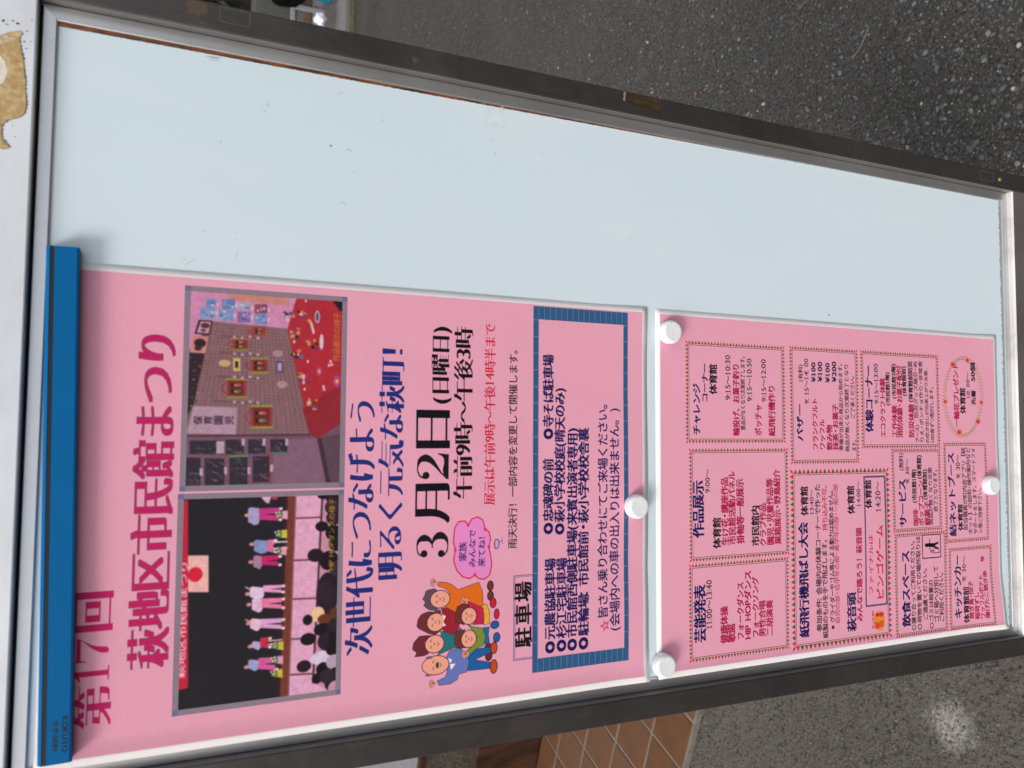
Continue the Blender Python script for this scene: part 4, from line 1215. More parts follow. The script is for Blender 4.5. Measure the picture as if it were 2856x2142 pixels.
MARKS=[[427.9, 170.8, 5, 0.9, 0.8, 0, 0.3], [410.7, 122.6, 4, -0.6, 1.2, 1, 0.35], [406.0, 120.9, 4, 2.4, 0.3, 1, 0.25], [388.6, 177.8, 4, 1.8, 0.4, 1, 0.5], [373.1, 181.1, 1.6, 0.3, 2.5, 0, 0.3], [413.6, 201.3, 1.5, 0.3, 0.1, 0, 0.5], [351.5, 173.9, 6, 1.2, 2.2, 1, 0.3], [351.6, 406.5, 3, 0.2, 0.5, 0, 0.35], [400.1, 585.0, 1.2, 0.6, 0, 0, 0.5], [387.1, 603.2, 1.4, 1.3, 0, 0, 0.4], [340.0, 612.4, 5, 0.0, 0.0, 0, 0.2], [308.1, 590.3, 2.5, 0.0, 0.1, 0, 0.3], [381.0, 94.0, 2, 0.3, 0.3, 1, 0.4], [321.2, 85.9, 2, 0.4, 0.5, 0, 0.3], [322.5, 104.4, 1.5, 0.1, 0, 0, 0.4], [403.6, 287.4, 3, 1.0, 0.5, 0, 0.25], [409.6, 326.4, 3, 1.1, 0.8, 0, 0.25], [402.3, 287.4, 4, 0.5, 0.6, 0, 0.25], [412.7, 284.4, 2, 1.7, 0.3, 0, 0.3], [402.4, 367.7, 1.3, 0.7, 0, 0, 0.35], [436.2, 87.0, 9, 1.45, 0.4, 1, 0.5], [435.4, 89.2, 8, 1.6, 0.4, 1, 0.4], [436.6, 91.3, 6, 1.5, 0.3, 1, 0.4], [434.2, 88.8, 7, 1.5, 0.3, 1, 0.3], [346.5, 741.3, 1.2, 1.0, 0, 0, 0.6], [300.7, 78.0, 8, 0.9, 0.4, 0, 0.22], [301.5, 74.8, 4, 1.0, 0.4, 0, 0.22], [308.1, 105.9, 6, 0.4, 0.2, 0, 0.2], [260.2, 312.4, 1, 0.5, 0, 0, 0.4], [377.5, 210.3, 1.2, 2, 0, 0, 0.4]]
# ------------------------------------------------------------------ helpers
COL=scene.collection
def W(u,v,n=0.0):               # board millimetres (right, down, into the board) -> metres in the world
    return Vector((u/1000,n/1000,ZTOP-v/1000))
def tag(o,label=None,cat=None,group=None,kind=None):
    if label:o['label']=label
    if cat:o['category']=cat
    if group:o['group']=group
    if kind:o['kind']=kind
    return o
def empty(name,loc,label,cat,group=None):
    o=bpy.data.objects.new(name,None); COL.objects.link(o); o.location=loc; o.empty_display_size=.05
    return tag(o,label,cat,group)
def mesh(name,verts,faces,mat,parent=None,smooth=False,loc=None,midx=None,rot=None):
    """verts in world metres; the object's origin goes to loc (or the parent's)"""
    org=Vector(loc) if loc is not None else Vector((0,0,0))
    base=Vector(parent['org']) if parent is not None and 'org' in parent else Vector((0,0,0))
    if loc is None: org=base
    me=bpy.data.meshes.new(name); me.from_pydata([tuple(Vector(v)-org) for v in verts],[],faces)
    for m in (mat if isinstance(mat,(list,tuple)) else [mat]): me.materials.append(m)
    if midx is not None: me.polygons.foreach_set('material_index',midx)
    if smooth: me.polygons.foreach_set('use_smooth',[True]*len(me.polygons))
    me.update(); o=bpy.data.objects.new(name,me); COL.objects.link(o)
    if parent is not None: o.parent=parent; o.location=org-base
    else: o.location=org
    o['org']=list(org)
    return o
def thing(name,loc,label,cat,group=None):
    o=empty(name,loc,label,cat,group); o['org']=list(loc); return o
def box(x0,x1,y0,y1,z0,z1):
    v=[(x,y,z) for z in (z0,z1) for y in (y0,y1) for x in (x0,x1)]
    return v,[(0,2,3,1),(4,5,7,6),(0,1,5,4),(2,6,7,3),(0,4,6,2),(1,3,7,5)]
def obox(c,ax,ay,lx0,lx1,ly0,ly1,z0,z1):      # box along two ground axes
    v=[Vector((c[0]+ax[0]*a+ay[0]*b,c[1]+ax[1]*a+ay[1]*b,z)) for z in (z0,z1) for b in (ly0,ly1) for a in (lx0,lx1)]
    return v,[(0,2,3,1),(4,5,7,6),(0,1,5,4),(2,6,7,3),(0,4,6,2),(1,3,7,5)]
def bevel(o,w=.0008,seg=2):
    m=o.modifiers.new('bevel','BEVEL'); m.width=w; m.segments=seg; m.limit_method='ANGLE'; m.angle_limit=math.radians(35)
    return o
def lin(c):
    c=np.asarray(c,float); return np.where(c<=.04045,c/12.92,((c+.055)/1.055)**2.4)
# ------------------------------------------------------------------ materials
def new_mat(name,rough=.5,metal=0.,spec=.5,color=(.5,.5,.5)):
    m=bpy.data.materials.new(name); m.use_nodes=True; t=m.node_tree; b=t.nodes['Principled BSDF']
    b.inputs['Base Color'].default_value=(*color,1); b.inputs['Roughness'].default_value=rough
    b.inputs['Metallic'].default_value=metal; b.inputs['Specular IOR Level'].default_value=spec
    return m,t,b
def nd(t,typ,**k):
    n=t.nodes.new('ShaderNode'+typ)
    for a,v in k.items():
        if a.startswith('i_'):
            key=a[2:]; key=int(key) if key.isdigit() else key.replace('_',' ')
            n.inputs[key].default_value=v
        else: setattr(n,a,v)
    return n
def noise_n(t,co,scale,detail=4,rough=.55,stretch=None,dist=0):
    if stretch:
        mp=nd(t,'Mapping'); mp.inputs['Scale'].default_value=stretch; t.links.new(co,mp.inputs[0]); co=mp.outputs[0]
    n=nd(t,'TexNoise',i_Scale=scale,i_Detail=detail,i_Roughness=rough,i_Distortion=dist); t.links.new(co,n.inputs['Vector']); return n.outputs[0]
def ramp(t,src,stops):
    r=nd(t,'ValToRGB'); e=r.color_ramp.elements
    while len(e)<len(stops): e.new(.5)
    for el,(p,c) in zip(e,stops):
        el.position=p; el.color=(*c,1) if isinstance(c,(tuple,list)) else (c,c,c,1)
    t.links.new(src,r.inputs[0]); return r.outputs[0]
def mixc(t,f,a,b,mode='MIX'):
    m=nd(t,'Mix',data_type='RGBA',blend_type=mode)
    for s,i in ((f,0),(a,6),(b,7)):
        if isinstance(s,(int,float)): m.inputs[i].default_value=s
        elif isinstance(s,(tuple,list)): m.inputs[i].default_value=(*s,1)
        else: t.links.new(s,m.inputs[i])
    return m.outputs[2]
def mth(t,op,a,b=0.,clamp=False):
    m=nd(t,'Math',operation=op,use_clamp=clamp)
    for s,i in ((a,0),(b,1)):
        if isinstance(s,(int,float)): m.inputs[i].default_value=s
        else: t.links.new(s,m.inputs[i])
    return m.outputs[0]
def bump(t,b,h,strength=.3,dist=.001):
    n=nd(t,'Bump',i_Strength=strength,i_Distance=dist); t.links.new(h,n.inputs['Height']); t.links.new(n.outputs[0],b.inputs['Normal'])
def co_obj(t): return nd(t,'TexCoord').outputs['Object']
def metal_mat(name,c1,c2,rough,metal,along,dirt=.5,speck=True,scratch=.12):
    m,t,b=new_mat(name,rough,metal); co=co_obj(t)
    st={'z':(60,60,3),'x':(3,60,60)}[along]
    g=noise_n(t,co,14,3,.6,st); big=noise_n(t,co,9,5,.6); fine=noise_n(t,co,420,3,.7)
    c=mixc(t,ramp(t,big,[(.35,0.),(.68,1.)]),c1,c2)
    c=mixc(t,ramp(t,g,[(.3,0.),(.75,scratch)]),c,tuple(min(1,x*1.7+.03) for x in c1))
    dm=mth(t,'MULTIPLY',ramp(t,noise_n(t,co,28,6,.7),[(.52,0.),(.72,1.)]),dirt)
    c=mixc(t,dm,c,(.20,.16,.12))
    if speck:
        v=nd(t,'TexVoronoi',i_Scale=95.,i_Randomness=1.); t.links.new(co,v.inputs['Vector'])
        sel=mth(t,'GREATER_THAN',nd_sep(t,v.outputs['Color'],0),.93)
        sp=mth(t,'MULTIPLY',mth(t,'LESS_THAN',v.outputs['Distance'],.10),sel)
        c=mixc(t,sp,c,(.015,.012,.01))
        sel2=mth(t,'LESS_THAN',nd_sep(t,v.outputs['Color'],1),.03)
        sp2=mth(t,'MULTIPLY',mth(t,'LESS_THAN',v.outputs['Distance'],.09),sel2)
        c=mixc(t,sp2,c,(.8,.8,.78))
    t.links.new(c,b.inputs['Base Color'])
    r=mth(t,'ADD',mth(t,'MULTIPLY',big,.18),rough-.09); r=mth(t,'ADD',r,mth(t,'MULTIPLY',dm,.3)); t.links.new(r,b.inputs['Roughness'])
    bump(t,b,mth(t,'ADD',g,mth(t,'MULTIPLY',fine,.5)),.02,.0003)
    return m
def nd_sep(t,src,i):
    s=nd(t,'SeparateColor'); t.links.new(src,s.inputs[0]); return s.outputs[i]
# --- generated print images (painted below by the rasteriser)
# ------------------------------------------------------------------ the printed sheets: a small vector rasteriser
RES=6.0                          # pixels per millimetre
def hexc(h): return np.array([int(h[i:i+2],16) for i in (0,2,4)],float)/255
def coverage(contours,x0,y0,w,h,ys=4):
    acc=np.zeros((h,w+2),np.float32)
    sy=(np.arange(h*ys)+.5)/ys+y0
    for c in contours:
        a=c;b=np.roll(c,-1,axis=0)
        dy=b[:,1]-a[:,1]; k=np.abs(dy)>1e-9; a=a[k];b=b[k];dy=dy[k]
        if len(a)==0: continue
        lo=np.minimum(a[:,1],b[:,1]);hi=np.maximum(a[:,1],b[:,1])
        m=(sy[:,None]>=lo[None])&(sy[:,None]<hi[None])
        r,e=np.nonzero(m)
        x=a[e,0]+(sy[r]-a[e,1])*(b[e,0]-a[e,0])/dy[e]-x0
        s=np.sign(dy[e])/ys
        x=np.clip(x,0,w); i=np.floor(x).astype(int); f=x-i
        np.add.at(acc,(r//ys,i),s*(1-f)); np.add.at(acc,(r//ys,np.minimum(i+1,w+1)),s*f)
    return np.clip(np.abs(np.cumsum(acc,1)[:,:w]),0,1)
def shift_ext(m,r,axis,fn):
    n=int(math.floor(r)); fr=r-n; out=m
    def sh(a,k):
        o=np.zeros_like(a) if fn is np.maximum else np.zeros_like(a)
        if axis==1:
            if k>0:o[:,k:]=a[:,:-k]
            else:o[:,:k]=a[:,-k:]
        else:
            if k>0:o[k:]=a[:-k]
            else:o[:k]=a[-k:]
        return o
    for k in range(1,n+1):
        for q in (k,-k): out=fn(out,sh(m,q))
    if fr>.02:
        full=out
        for q in (n+1,-n-1): full=fn(full,sh(m,q))
        out=out*(1-fr)+full*fr
    return out
class Canvas:
    def __init__(s,wmm,hmm,base):
        s.w=int(round(wmm*RES));s.h=int(round(hmm*RES)); s.a=np.empty((s.h,s.w,3),np.float32); s.a[:]=base
    def blend(s,x0,y0,cov,col):
        h,w=cov.shape; X0=max(0,x0);Y0=max(0,y0);X1=min(s.w,x0+w);Y1=min(s.h,y0+h)
        if X1<=X0 or Y1<=Y0:return
        c=cov[Y0-y0:Y1-y0,X0-x0:X1-x0,None]; s.a[Y0:Y1,X0:X1]=s.a[Y0:Y1,X0:X1]*(1-c)+col*c
    def poly(s,pts,col):
        p=np.asarray(pts,float)*RES; x0,y0=np.floor(p.min(0)).astype(int)-1; x1,y1=np.ceil(p.max(0)).astype(int)+1
        s.blend(x0,y0,coverage([p],x0,y0,x1-x0,y1-y0),hexc(col) if isinstance(col,str) else col)
    def ell(s,cx,cy,rx,ry,col):
        t=np.linspace(0,2*np.pi,20)[:-1]; s.poly(np.stack([cx+rx*np.cos(t),cy+ry*np.sin(t)],1),col)
    def line(s,pts,w,col):
        for a,b in zip(pts[:-1],pts[1:]):
            a=np.array(a,float);b=np.array(b,float);d=b-a;L=np.hypot(*d)
            if L<1e-6:continue
            n=np.array([-d[1],d[0]])/L*w/2;e=d/L*w*.35
            s.poly([a-e+n,b+e+n,b+e-n,a-e-n],col)
    def sweep(s,nodes,col,N=14):
        P=np.array(nodes,float); out=[]
        for i in range(len(P)-1):
            p0=P[max(i-1,0)];p1=P[i];p2=P[i+1];p3=P[min(i+2,len(P)-1)]
            for k in range(N):
                u=k/N; out.append(.5*((2*p1)+(-p0+p2)*u+(2*p0-5*p1+4*p2-p3)*u*u+(-p0+3*p1-3*p2+p3)*u**3))
        out.append(P[-1]); out=np.array(out); d=np.gradient(out[:,:2],axis=0); d/=np.hypot(d[:,0],d[:,1])[:,None]+1e-9
        n=np.stack([-d[:,1],d[:,0]],1)*out[:,2:3]; s.poly(np.concatenate([out[:,:2]+n,(out[:,:2]-n)[::-1]]),col)
# --- glyph outlines from Blender's own fonts
def glyph_table(chars):
    chars=sorted(chars); td=bpy.data.curves.new('glyphs','FONT'); td.body='\n'.join(chars); td.space_line=3.0; td.resolution_u=3
    ob=bpy.data.objects.new('glyphs',td); COL.objects.link(ob); dg=bpy.context.evaluated_depsgraph_get(); dg.update()
    cu=ob.evaluated_get(dg).to_curve(dg); res={c:[] for c in chars}
    conts=[]
    for sp in cu.splines:
        if sp.type!='BEZIER':
            pts=[(p.co[0],p.co[1]) for p in sp.points]
        else:
            bp=sp.bezier_points; n=len(bp); pts=[]
            for i in range(n):
                a=bp[i];b=bp[(i+1)%n]; p0=np.array(a.co[:2]);p1=np.array(a.handle_right[:2]);p2=np.array(b.handle_left[:2]);p3=np.array(b.co[:2])
                straight=abs(np.cross(p3-p0,p1-p0))+abs(np.cross(p3-p0,p2-p0))<1e-5
                for u in ((0,) if straight else (0,.25,.5,.75)):
                    pts.append(tuple(p0*(1-u)**3+3*p1*u*(1-u)**2+3*p2*u*u*(1-u)+p3*u**3))
        conts.append(np.array(pts))
    # one character per line: the line pitch is uniform, so group by height
    ev=ob.evaluated_get(dg)
    pitch=None
    t2=bpy.data.curves.new('g2','FONT'); t2.body='国\n国'; t2.space_line=3.0; o2=bpy.data.objects.new('g2',t2); COL.objects.link(o2); dg.update()
    c2=o2.evaluated_get(dg).to_curve(dg); yy=[]; xx=[]
    for sp in c2.splines:
        q=[p.co[:2] for p in (sp.bezier_points if sp.type=='BEZIER' else sp.points)]; yy+= [v[1] for v in q]; xx+=[v[0] for v in q]
    yy=np.array(yy); up=yy[yy>yy.mean()]; dn=yy[yy<yy.mean()]; pitch=up.max()-dn.max()
    box_=(min(xx),max(xx),up.min(),up.max())
    for c in conts:
        i=int(round((.38-(c[:,1].min()+c[:,1].max())/2)/pitch)); i=min(max(i,0),len(chars)-1)
        c=c.copy(); c[:,1]+=i*pitch; res[chars[i]].append(c)
    for o in (ob,o2): d=o.data; bpy.data.objects.remove(o); bpy.data.curves.remove(d)
    return res,box_
ST=dict(fat=(.018,.052,0.),fat2=(.020,.044,0.),fat3=(.008,.026,0.),heavy=(0.,.034,.016),bold=(0.,.024,.014),pop=(0.,.026,.022),pop2=(0.,.020,.018),med=(0.,.013,.010),reg=(0.,.008,.006),serif=(0.,.006,0.))
def half(ch): return ord(ch)<256
def glyph_geo(G,B,ch):
    """contours scaled to a unit em: x 0..adv, y 0 (top)..1 (bottom)"""
    side=(B[1]-B[0])/.86; cs=G.get(ch,[])
    if not cs: return [],.4
    if half(ch):
        x0=min(c[:,0].min() for c in cs);x1=max(c[:,0].max() for c in cs); w=(x1-x0)/side
        adv=w+.10 if ch not in '()' else w+.14
        out=[np.stack([(c[:,0]-x0)/side+.05,.9-(c[:,1]-B[2])/side],1) for c in cs]
        if ch.isdigit(): adv=max(adv,.5)
        return out,adv
    out=[np.stack([(c[:,0]-B[0])/side+.07,.94-(c[:,1]-B[2])/side],1) for c in cs]
    if ch in '・：':
        return [o-np.array([.2,0]) for o in out],.6
    return out,1.0
def draw_text(cv,G,B,s,x,yc,L,h,style,col,outline=None):
    ey,dx,dy=ST[style]; items=[];adv=0
    for ch in s:
        g,a=glyph_geo(G,B,ch); items.append((g,adv)); adv+=a
    ascii_=all(half(c) or c in '～：' for c in s)
    if len(s)==1:
        g=items[0][0]; 
        if not g:return
        mn=np.min([c.min(0) for c in g],0);mx=np.max([c.max(0) for c in g],0)
        sx=L/(mx[0]-mn[0]);sy=h/(mx[1]-mn[1]) if s not in 'ー一' else sx; ox=x-mn[0]*sx; oy=yc-h/2-mn[1]*sy; em=h
    else:
        sx=L/adv; sy=h/(.74 if ascii_ else .90); em=(sx+sy)/2; ox=x
        oy=yc-sy*(.53 if ascii_ else .5)
    SS=2; pad=int(em*RES*SS*.1)+3
    c=hexc(col)
    for g,a in items:
        if not g: continue
        cc=[np.stack([(ox+(q[:,0]+a)*sx)*RES*SS,(oy+q[:,1]*sy)*RES*SS],1) for q in g]
        mn=np.floor(np.min([q.min(0) for q in cc],0)).astype(int)-pad; mx=np.ceil(np.max([q.max(0) for q in cc],0)).astype(int)+pad
        mn=(mn//SS)*SS; w,h_=((mx-mn+SS)//SS)*SS
        m=coverage(cc,mn[0],mn[1],w,h_)
        E=em*RES*SS
        if ey: m=shift_ext(m,ey*E,0,np.minimum)
        if dx: m=shift_ext(m,dx*E,1,np.maximum)
        if dy: m=shift_ext(m,dy*E,0,np.maximum)
        def dn(q): return q.reshape(h_//SS,SS,w//SS,SS).mean((1,3))
        if outline:
            o=shift_ext(shift_ext(m,.012*E,1,np.maximum),.012*E,0,np.maximum); cv.blend(mn[0]//SS,mn[1]//SS,dn(o),hexc(outline))
        cv.blend(mn[0]//SS,mn[1]//SS,dn(m),c)
def rect_line(cv,x0,y0,x1,y1,w,col): cv.line([(x0,y0),(x1,y0),(x1,y1),(x0,y1),(x0,y0)],w,col)
def hatch(cv,x0,y0,x1,y1,t=3.5):
    X0,Y0,X1,Y1=[int(v*RES) for v in (x0,y0,x1,y1)]; T=int(t*RES)
    yy,xx=np.mgrid[Y0:Y1,X0:X1]; m=((xx<X0+T)|(xx>=X1-T)|(yy<Y0+T)|(yy>=Y1-T))
    ph=((xx+yy)%6.0)/6.0; k=(np.clip(np.abs(ph-.5)*4-.6,0,1))[...,None]
    colr=hexc('4c4856')*(1-k)+hexc('cdb2bc')*k
    cor=((xx<X0+T)|(xx>=X1-T))&((yy<Y0+T)|(yy>=Y1-T)); colr=np.where(cor[...,None],colr*.6+hexc('4a5490')*.4,colr)
    reg=cv.a[Y0:Y1,X0:X1]; cv.a[Y0:Y1,X0:X1]=np.where(m[...,None],colr,reg)
def bricks(cv,x0,y0,x1,y1):
    def br(a,b,c,d,hor):
        cv.poly([(a,b),(c,b),(c,d),(a,d)],'14545c'); cv.poly([(a+.25,b+.3),(c-.1,b+.3),(c-.1,d-.1),(a+.25,d-.1)],'2c5a84')
        if hor: cv.poly([(c-1.0,b+.3),(c-.1,b+.2),(c-.1,d-.1),(c-1.0,d-.1)],'74709c')
        cv.poly([(a+.25,d-.75),(c-.1,d-.75),(c-.1,d-.1),(a+.25,d-.1)],'6e6c98' if not hor else '4a6690')
    n=17;hh=(y1-y0)/n
    for k in range(n):
        br(x0,y0+k*hh,x0+10,y0+(k+1)*hh,False); br(x1-10,y0+k*hh,x1,y0+(k+1)*hh,False)
    m=20;ww=(x1-x0-20)/m
    for k in range(m):
        br(x0+10+k*ww,y0,x0+10+(k+1)*ww,y0+4.5,True); br(x0+10+k*ww,y1-4.1,x0+10+(k+1)*ww,y1,True)
def bunting(cv,t,x0,y0,x1,y1):
    big=t>5; p=5.0 if big else (3.3 if t>4 else 3.05); hgt=.85*p; g=.9
    rect_line(cv,x0,y0,x1,y1,.42,'383440'); rect_line(cv,x0-.55,y0-.55,x1+.55,y1+.55,.5,'e8b4bc')
    cs=('cc3826','42603a'); X0,Y0,X1,Y1=x0-g,y0-g,x1+g,y1+g
    nx=max(3,int(round((X1-X0)/p))|1); ny=max(3,int(round((Y1-Y0)/p))|1); wx=(X1-X0)/nx; wy=(Y1-Y0)/ny
    for k in range(nx):
        a=X0+k*wx; c=cs[k%2]; cv.poly([(a+.1,Y0),(a+wx-.1,Y0),(a+wx/2,Y0-hgt)],c); cv.poly([(a+.1,Y1),(a+wx-.1,Y1),(a+wx/2,Y1+hgt)],c)
    for k in range(ny):
        a=Y0+k*wy; c=cs[k%2]; cv.poly([(X0,a+.1),(X0,a+wy-.1),(X0-hgt,a+wy/2)],c); cv.poly([(X1,a+.1),(X1,a+wy-.1),(X1+hgt,a+wy/2)],c)
    for sx_,X in ((-1,X0),(1,X1)):
        for sy_,Y in ((-1,Y0),(1,Y1)):
            d=hgt*.95; cv.poly([(X,Y),(X+sx_*d*.65,Y+sy_*d*.3),(X+sx_*d,Y+sy_*d),(X+sx_*d*.3,Y+sy_*d*.65)],'b01c34')
def wavy(cv,x0,y0,x1,y1,col):
    def seg(a,b):
        a=np.array(a);b=np.array(b);L=np.hypot(*(b-a)); n=max(2,int(round(L/2.3))); d=(b-a)/L; q=np.array([-d[1],d[0]]); t=np.linspace(0,1,n*8+1)
        return (a+np.outer(t,b-a)+np.outer(np.sin(t*n*2*np.pi)*.55,q)).tolist()
    for a,b in (((x0,y0),(x1,y0)),((x1,y0),(x1,y1)),((x1,y1),(x0,y1)),((x0,y1),(x0,y0))): cv.line(seg(a,b),.85,col)
def digit3(cv,x0,y0,x1,y1,col):
    f=lambda q:[(x0+a*(x1-x0),y0+b*(y1-y0),c*(y1-y0)) for a,b,c in q]
    for a,b,c in f([(.17,.235,.105),(.14,.775,.105)]): cv.ell(a,b,c,c,col)
    cv.sweep(f([(.08,.2,.02),(.16,.08,.022),(.32,.022,.018),(.5,.02,.022),(.68,.08,.06),(.76,.235,.10),(.68,.40,.06),(.5,.485,.02),(.38,.49,.018)]),col)
    cv.sweep(f([(.38,.49,.018),(.55,.5,.02),(.74,.575,.07),(.83,.735,.11),(.72,.91,.065),(.5,.978,.022),(.28,.97,.02),(.12,.90,.022),(.05,.80,.03)]),col)
def digit2(cv,x0,y0,x1,y1,col):
    f=lambda q:[(x0+a*(x1-x0),y0+b*(y1-y0),c*(y1-y0)) for a,b,c in q]
    for a,b,c in f([(.18,.28,.11)]): cv.ell(a,b,c,c,col)
    cv.sweep(f([(.08,.26,.03),(.15,.10,.024),(.34,.022,.02),(.52,.02,.024),(.74,.09,.07),(.82,.26,.11),(.72,.44,.085),(.48,.62,.045),(.25,.77,.022),(.08,.93,.018)]),col)
    g=lambda q:[(x0+a*(x1-x0),y0+b*(y1-y0)) for a,b in q]
    cv.poly(g([(.02,1.),(.05,.90),(.2,.83),(.4,.81),(.62,.85),(.8,.84),(.9,.78),(.95,.66),(1.,.66),(.95,1.)]),col)
def paint(ops,G,B,seed):
    cv=Canvas(297,420,hexc('f0eae8')); cv.poly([(4.2,4.6),(292.9,4.6),(292.9,415.6),(4.2,415.6)],PINK)
    opened=None
    def close(snap,r_):                                     # nothing of a photograph prints outside its frame
        X0,Y0,X1,Y1=[int(v*RES) for v in r_]; keep=cv.a[Y0:Y1,X0:X1].copy(); cv.a[:]=snap; cv.a[Y0:Y1,X0:X1]=keep
    for o in ops:
        k=o[0]
        if k=='T': draw_text(cv,G,B,o[1],*o[2:6],o[6],o[7],outline='6a4a5c' if o[7]=='be1a5e' and len(o[1])>1 else None)
        elif k=='P': cv.poly(o[2],o[1])
        elif k=='L': cv.line(o[3],o[2],o[1])
        elif k=='E': cv.ell(o[2],o[3],o[4],o[5],o[1])
        elif k=='R':
            if opened is not None: close(*opened)
            opened=(cv.a.copy(),o[2:6]); cv.poly([(o[2],o[3]),(o[4],o[3]),(o[4],o[5]),(o[2],o[5])],o[1])
        elif k=='O': rect_line(cv,*o[3:7],o[2],o[1])
        elif k=='H':
            if opened is not None: close(*opened); opened=None
            # the photographs end at the inner edge of their hatched frames
            X0,Y0,X1,Y1=[int(v*RES) for v in o[1:5]]; rg=cv.a[Y0:Y1,X0:X1]; rr=np.random.default_rng(X0)
            bl=rg.copy()
            for ax in (0,1):
                for q in (1,2): bl=(bl+np.roll(bl,q,ax)+np.roll(bl,-q,ax))/3
            rg=bl
            for sc,am in ((1,.05),(3,.025),(9,.02)):
                n=rr.standard_normal((rg.shape[0]//sc+2,rg.shape[1]//sc+2)).astype(np.float32)
                if sc>3: n=(n+np.roll(n,1,0)+np.roll(n,1,1)+np.roll(n,(1,1),(0,1)))/2
                n=np.kron(n,np.ones((sc,sc),np.float32))[:rg.shape[0],:rg.shape[1]]; rg=rg*(1+am*n)[...,None]
            if o[1]>150: rg=rg*.86+np.array([.40,.29,.34])*.14
            cv.a[Y0:Y1,X0:X1]=np.clip(rg,0,1)
            hatch(cv,*o[1:5])
        elif k=='D':
            q=np.array(o[4])
            for i in range(o[2]):
                for j in range(o[3]):
                    a=i/(o[2]-1);b=j/(o[3]-1); p=(q[0]*(1-b)+q[1]*b)*(1-a)+(q[3]*(1-b)+q[2]*b)*a; cv.ell(p[0],p[1],.38,.38,o[1])
        elif k=='B': bricks(cv,*o[1:5])
        elif k=='B2': bunting(cv,*o[1:6])
        elif k=='V': wavy(cv,*o[2:6],o[1])
        elif k=='G3': digit3(cv,o[1],o[2],o[3],o[4],'14121a')
        elif k=='G1':
            x0,y0,x1,y1=o[1:5]; g=lambda q:[(x0+a*(x1-x0),y0+b*(y1-y0)) for a,b in q]
            cv.poly(g([(0,.13),(.22,.09),(.34,0),(.70,0),(.70,.955),(1,.965),(1,1),(0,1),(0,.965),(.34,.955),(.34,.14),(0,.17)]),o[5])
        elif k=='G7':
            x0,y0,x1,y1=o[1:5]; hh=y1-y0
            cv.poly([(x0,y0+.02*hh),(x0+.02*hh,y0),(x0+.06*hh,y0+.015*hh),(x1,y0+.015*hh),(x1,y0+.05*hh),(x1-.06*hh,y0+.13*hh),(x0+.07*hh,y0+.14*hh),(x0+.035*hh,y0+.30*hh),(x0+.01*hh,y0+.30*hh)],o[5])
            cv.sweep([(x1-.01*hh,y0+.05*hh,.012*hh),(x1-.14*hh,y0+.26*hh,.018*hh),(x1-.30*hh,y0+.48*hh,.05*hh),(x1-.40*hh,y0+.72*hh,.095*hh),(x1-.43*hh,y0+.90*hh,.095*hh),(x1-.43*hh,y0+.965*hh,.04*hh)],o[5])
        elif k=='G2': digit2(cv,o[1],o[2],o[3],o[4],'14121a')
    if seed==1:                                             # bleed of the photographs is trimmed
        pass
    r=np.random.default_rng(seed); a=cv.a
    for sc,am in ((1,.02),(2,.012)):
        n=r.standard_normal((cv.h//sc+2,cv.w//sc+2)).astype(np.float32); n=np.kron(n,np.ones((sc,sc),np.float32))[:cv.h,:cv.w]; a*=(1+am*n)[...,None]
    return cv
PINK='e6a0b4'
chars=set(''.join(o[1] for o in ART1+ART2 if o[0]=='T'))-{' '}
chars|=set('KOUYマグ-203N国')
GL,GB=glyph_table(chars)
GL['1']=[np.array([(.10,.56),(.17,.58),(.215,.62),(.235,.69),(.305,.69),(.305,.05),(.40,.035),(.40,0),(.12,0),(.12,.035),(.225,.05),(.225,.55),(.10,.53)])]
def sheet_material(name,ops,seed):
    cv=paint(ops,GL,GB,seed); img=bpy.data.images.new(name+'_print',cv.w,cv.h,alpha=False)
    px=np.ones((cv.h,cv.w,4),np.float32); px[...,:3]=np.clip(cv.a[::-1],0,1); img.pixels.foreach_set(px.ravel()); img.update(); img.pack()
    m,t,b=new_mat(name,.62,0,.18); ti=nd(t,'TexImage'); ti.image=img; ti.interpolation='Cubic'
    uv=nd(t,'TexCoord').outputs['UV']; t.links.new(uv,ti.inputs[0])
    c=mixc(t,1.,ti.outputs[0],(.99,.98,.98),'MULTIPLY'); t.links.new(c,b.inputs['Base Color'])
    co=co_obj(t); bump(t,b,noise_n(t,co,700,3,.6),.05,.0002)
    return m
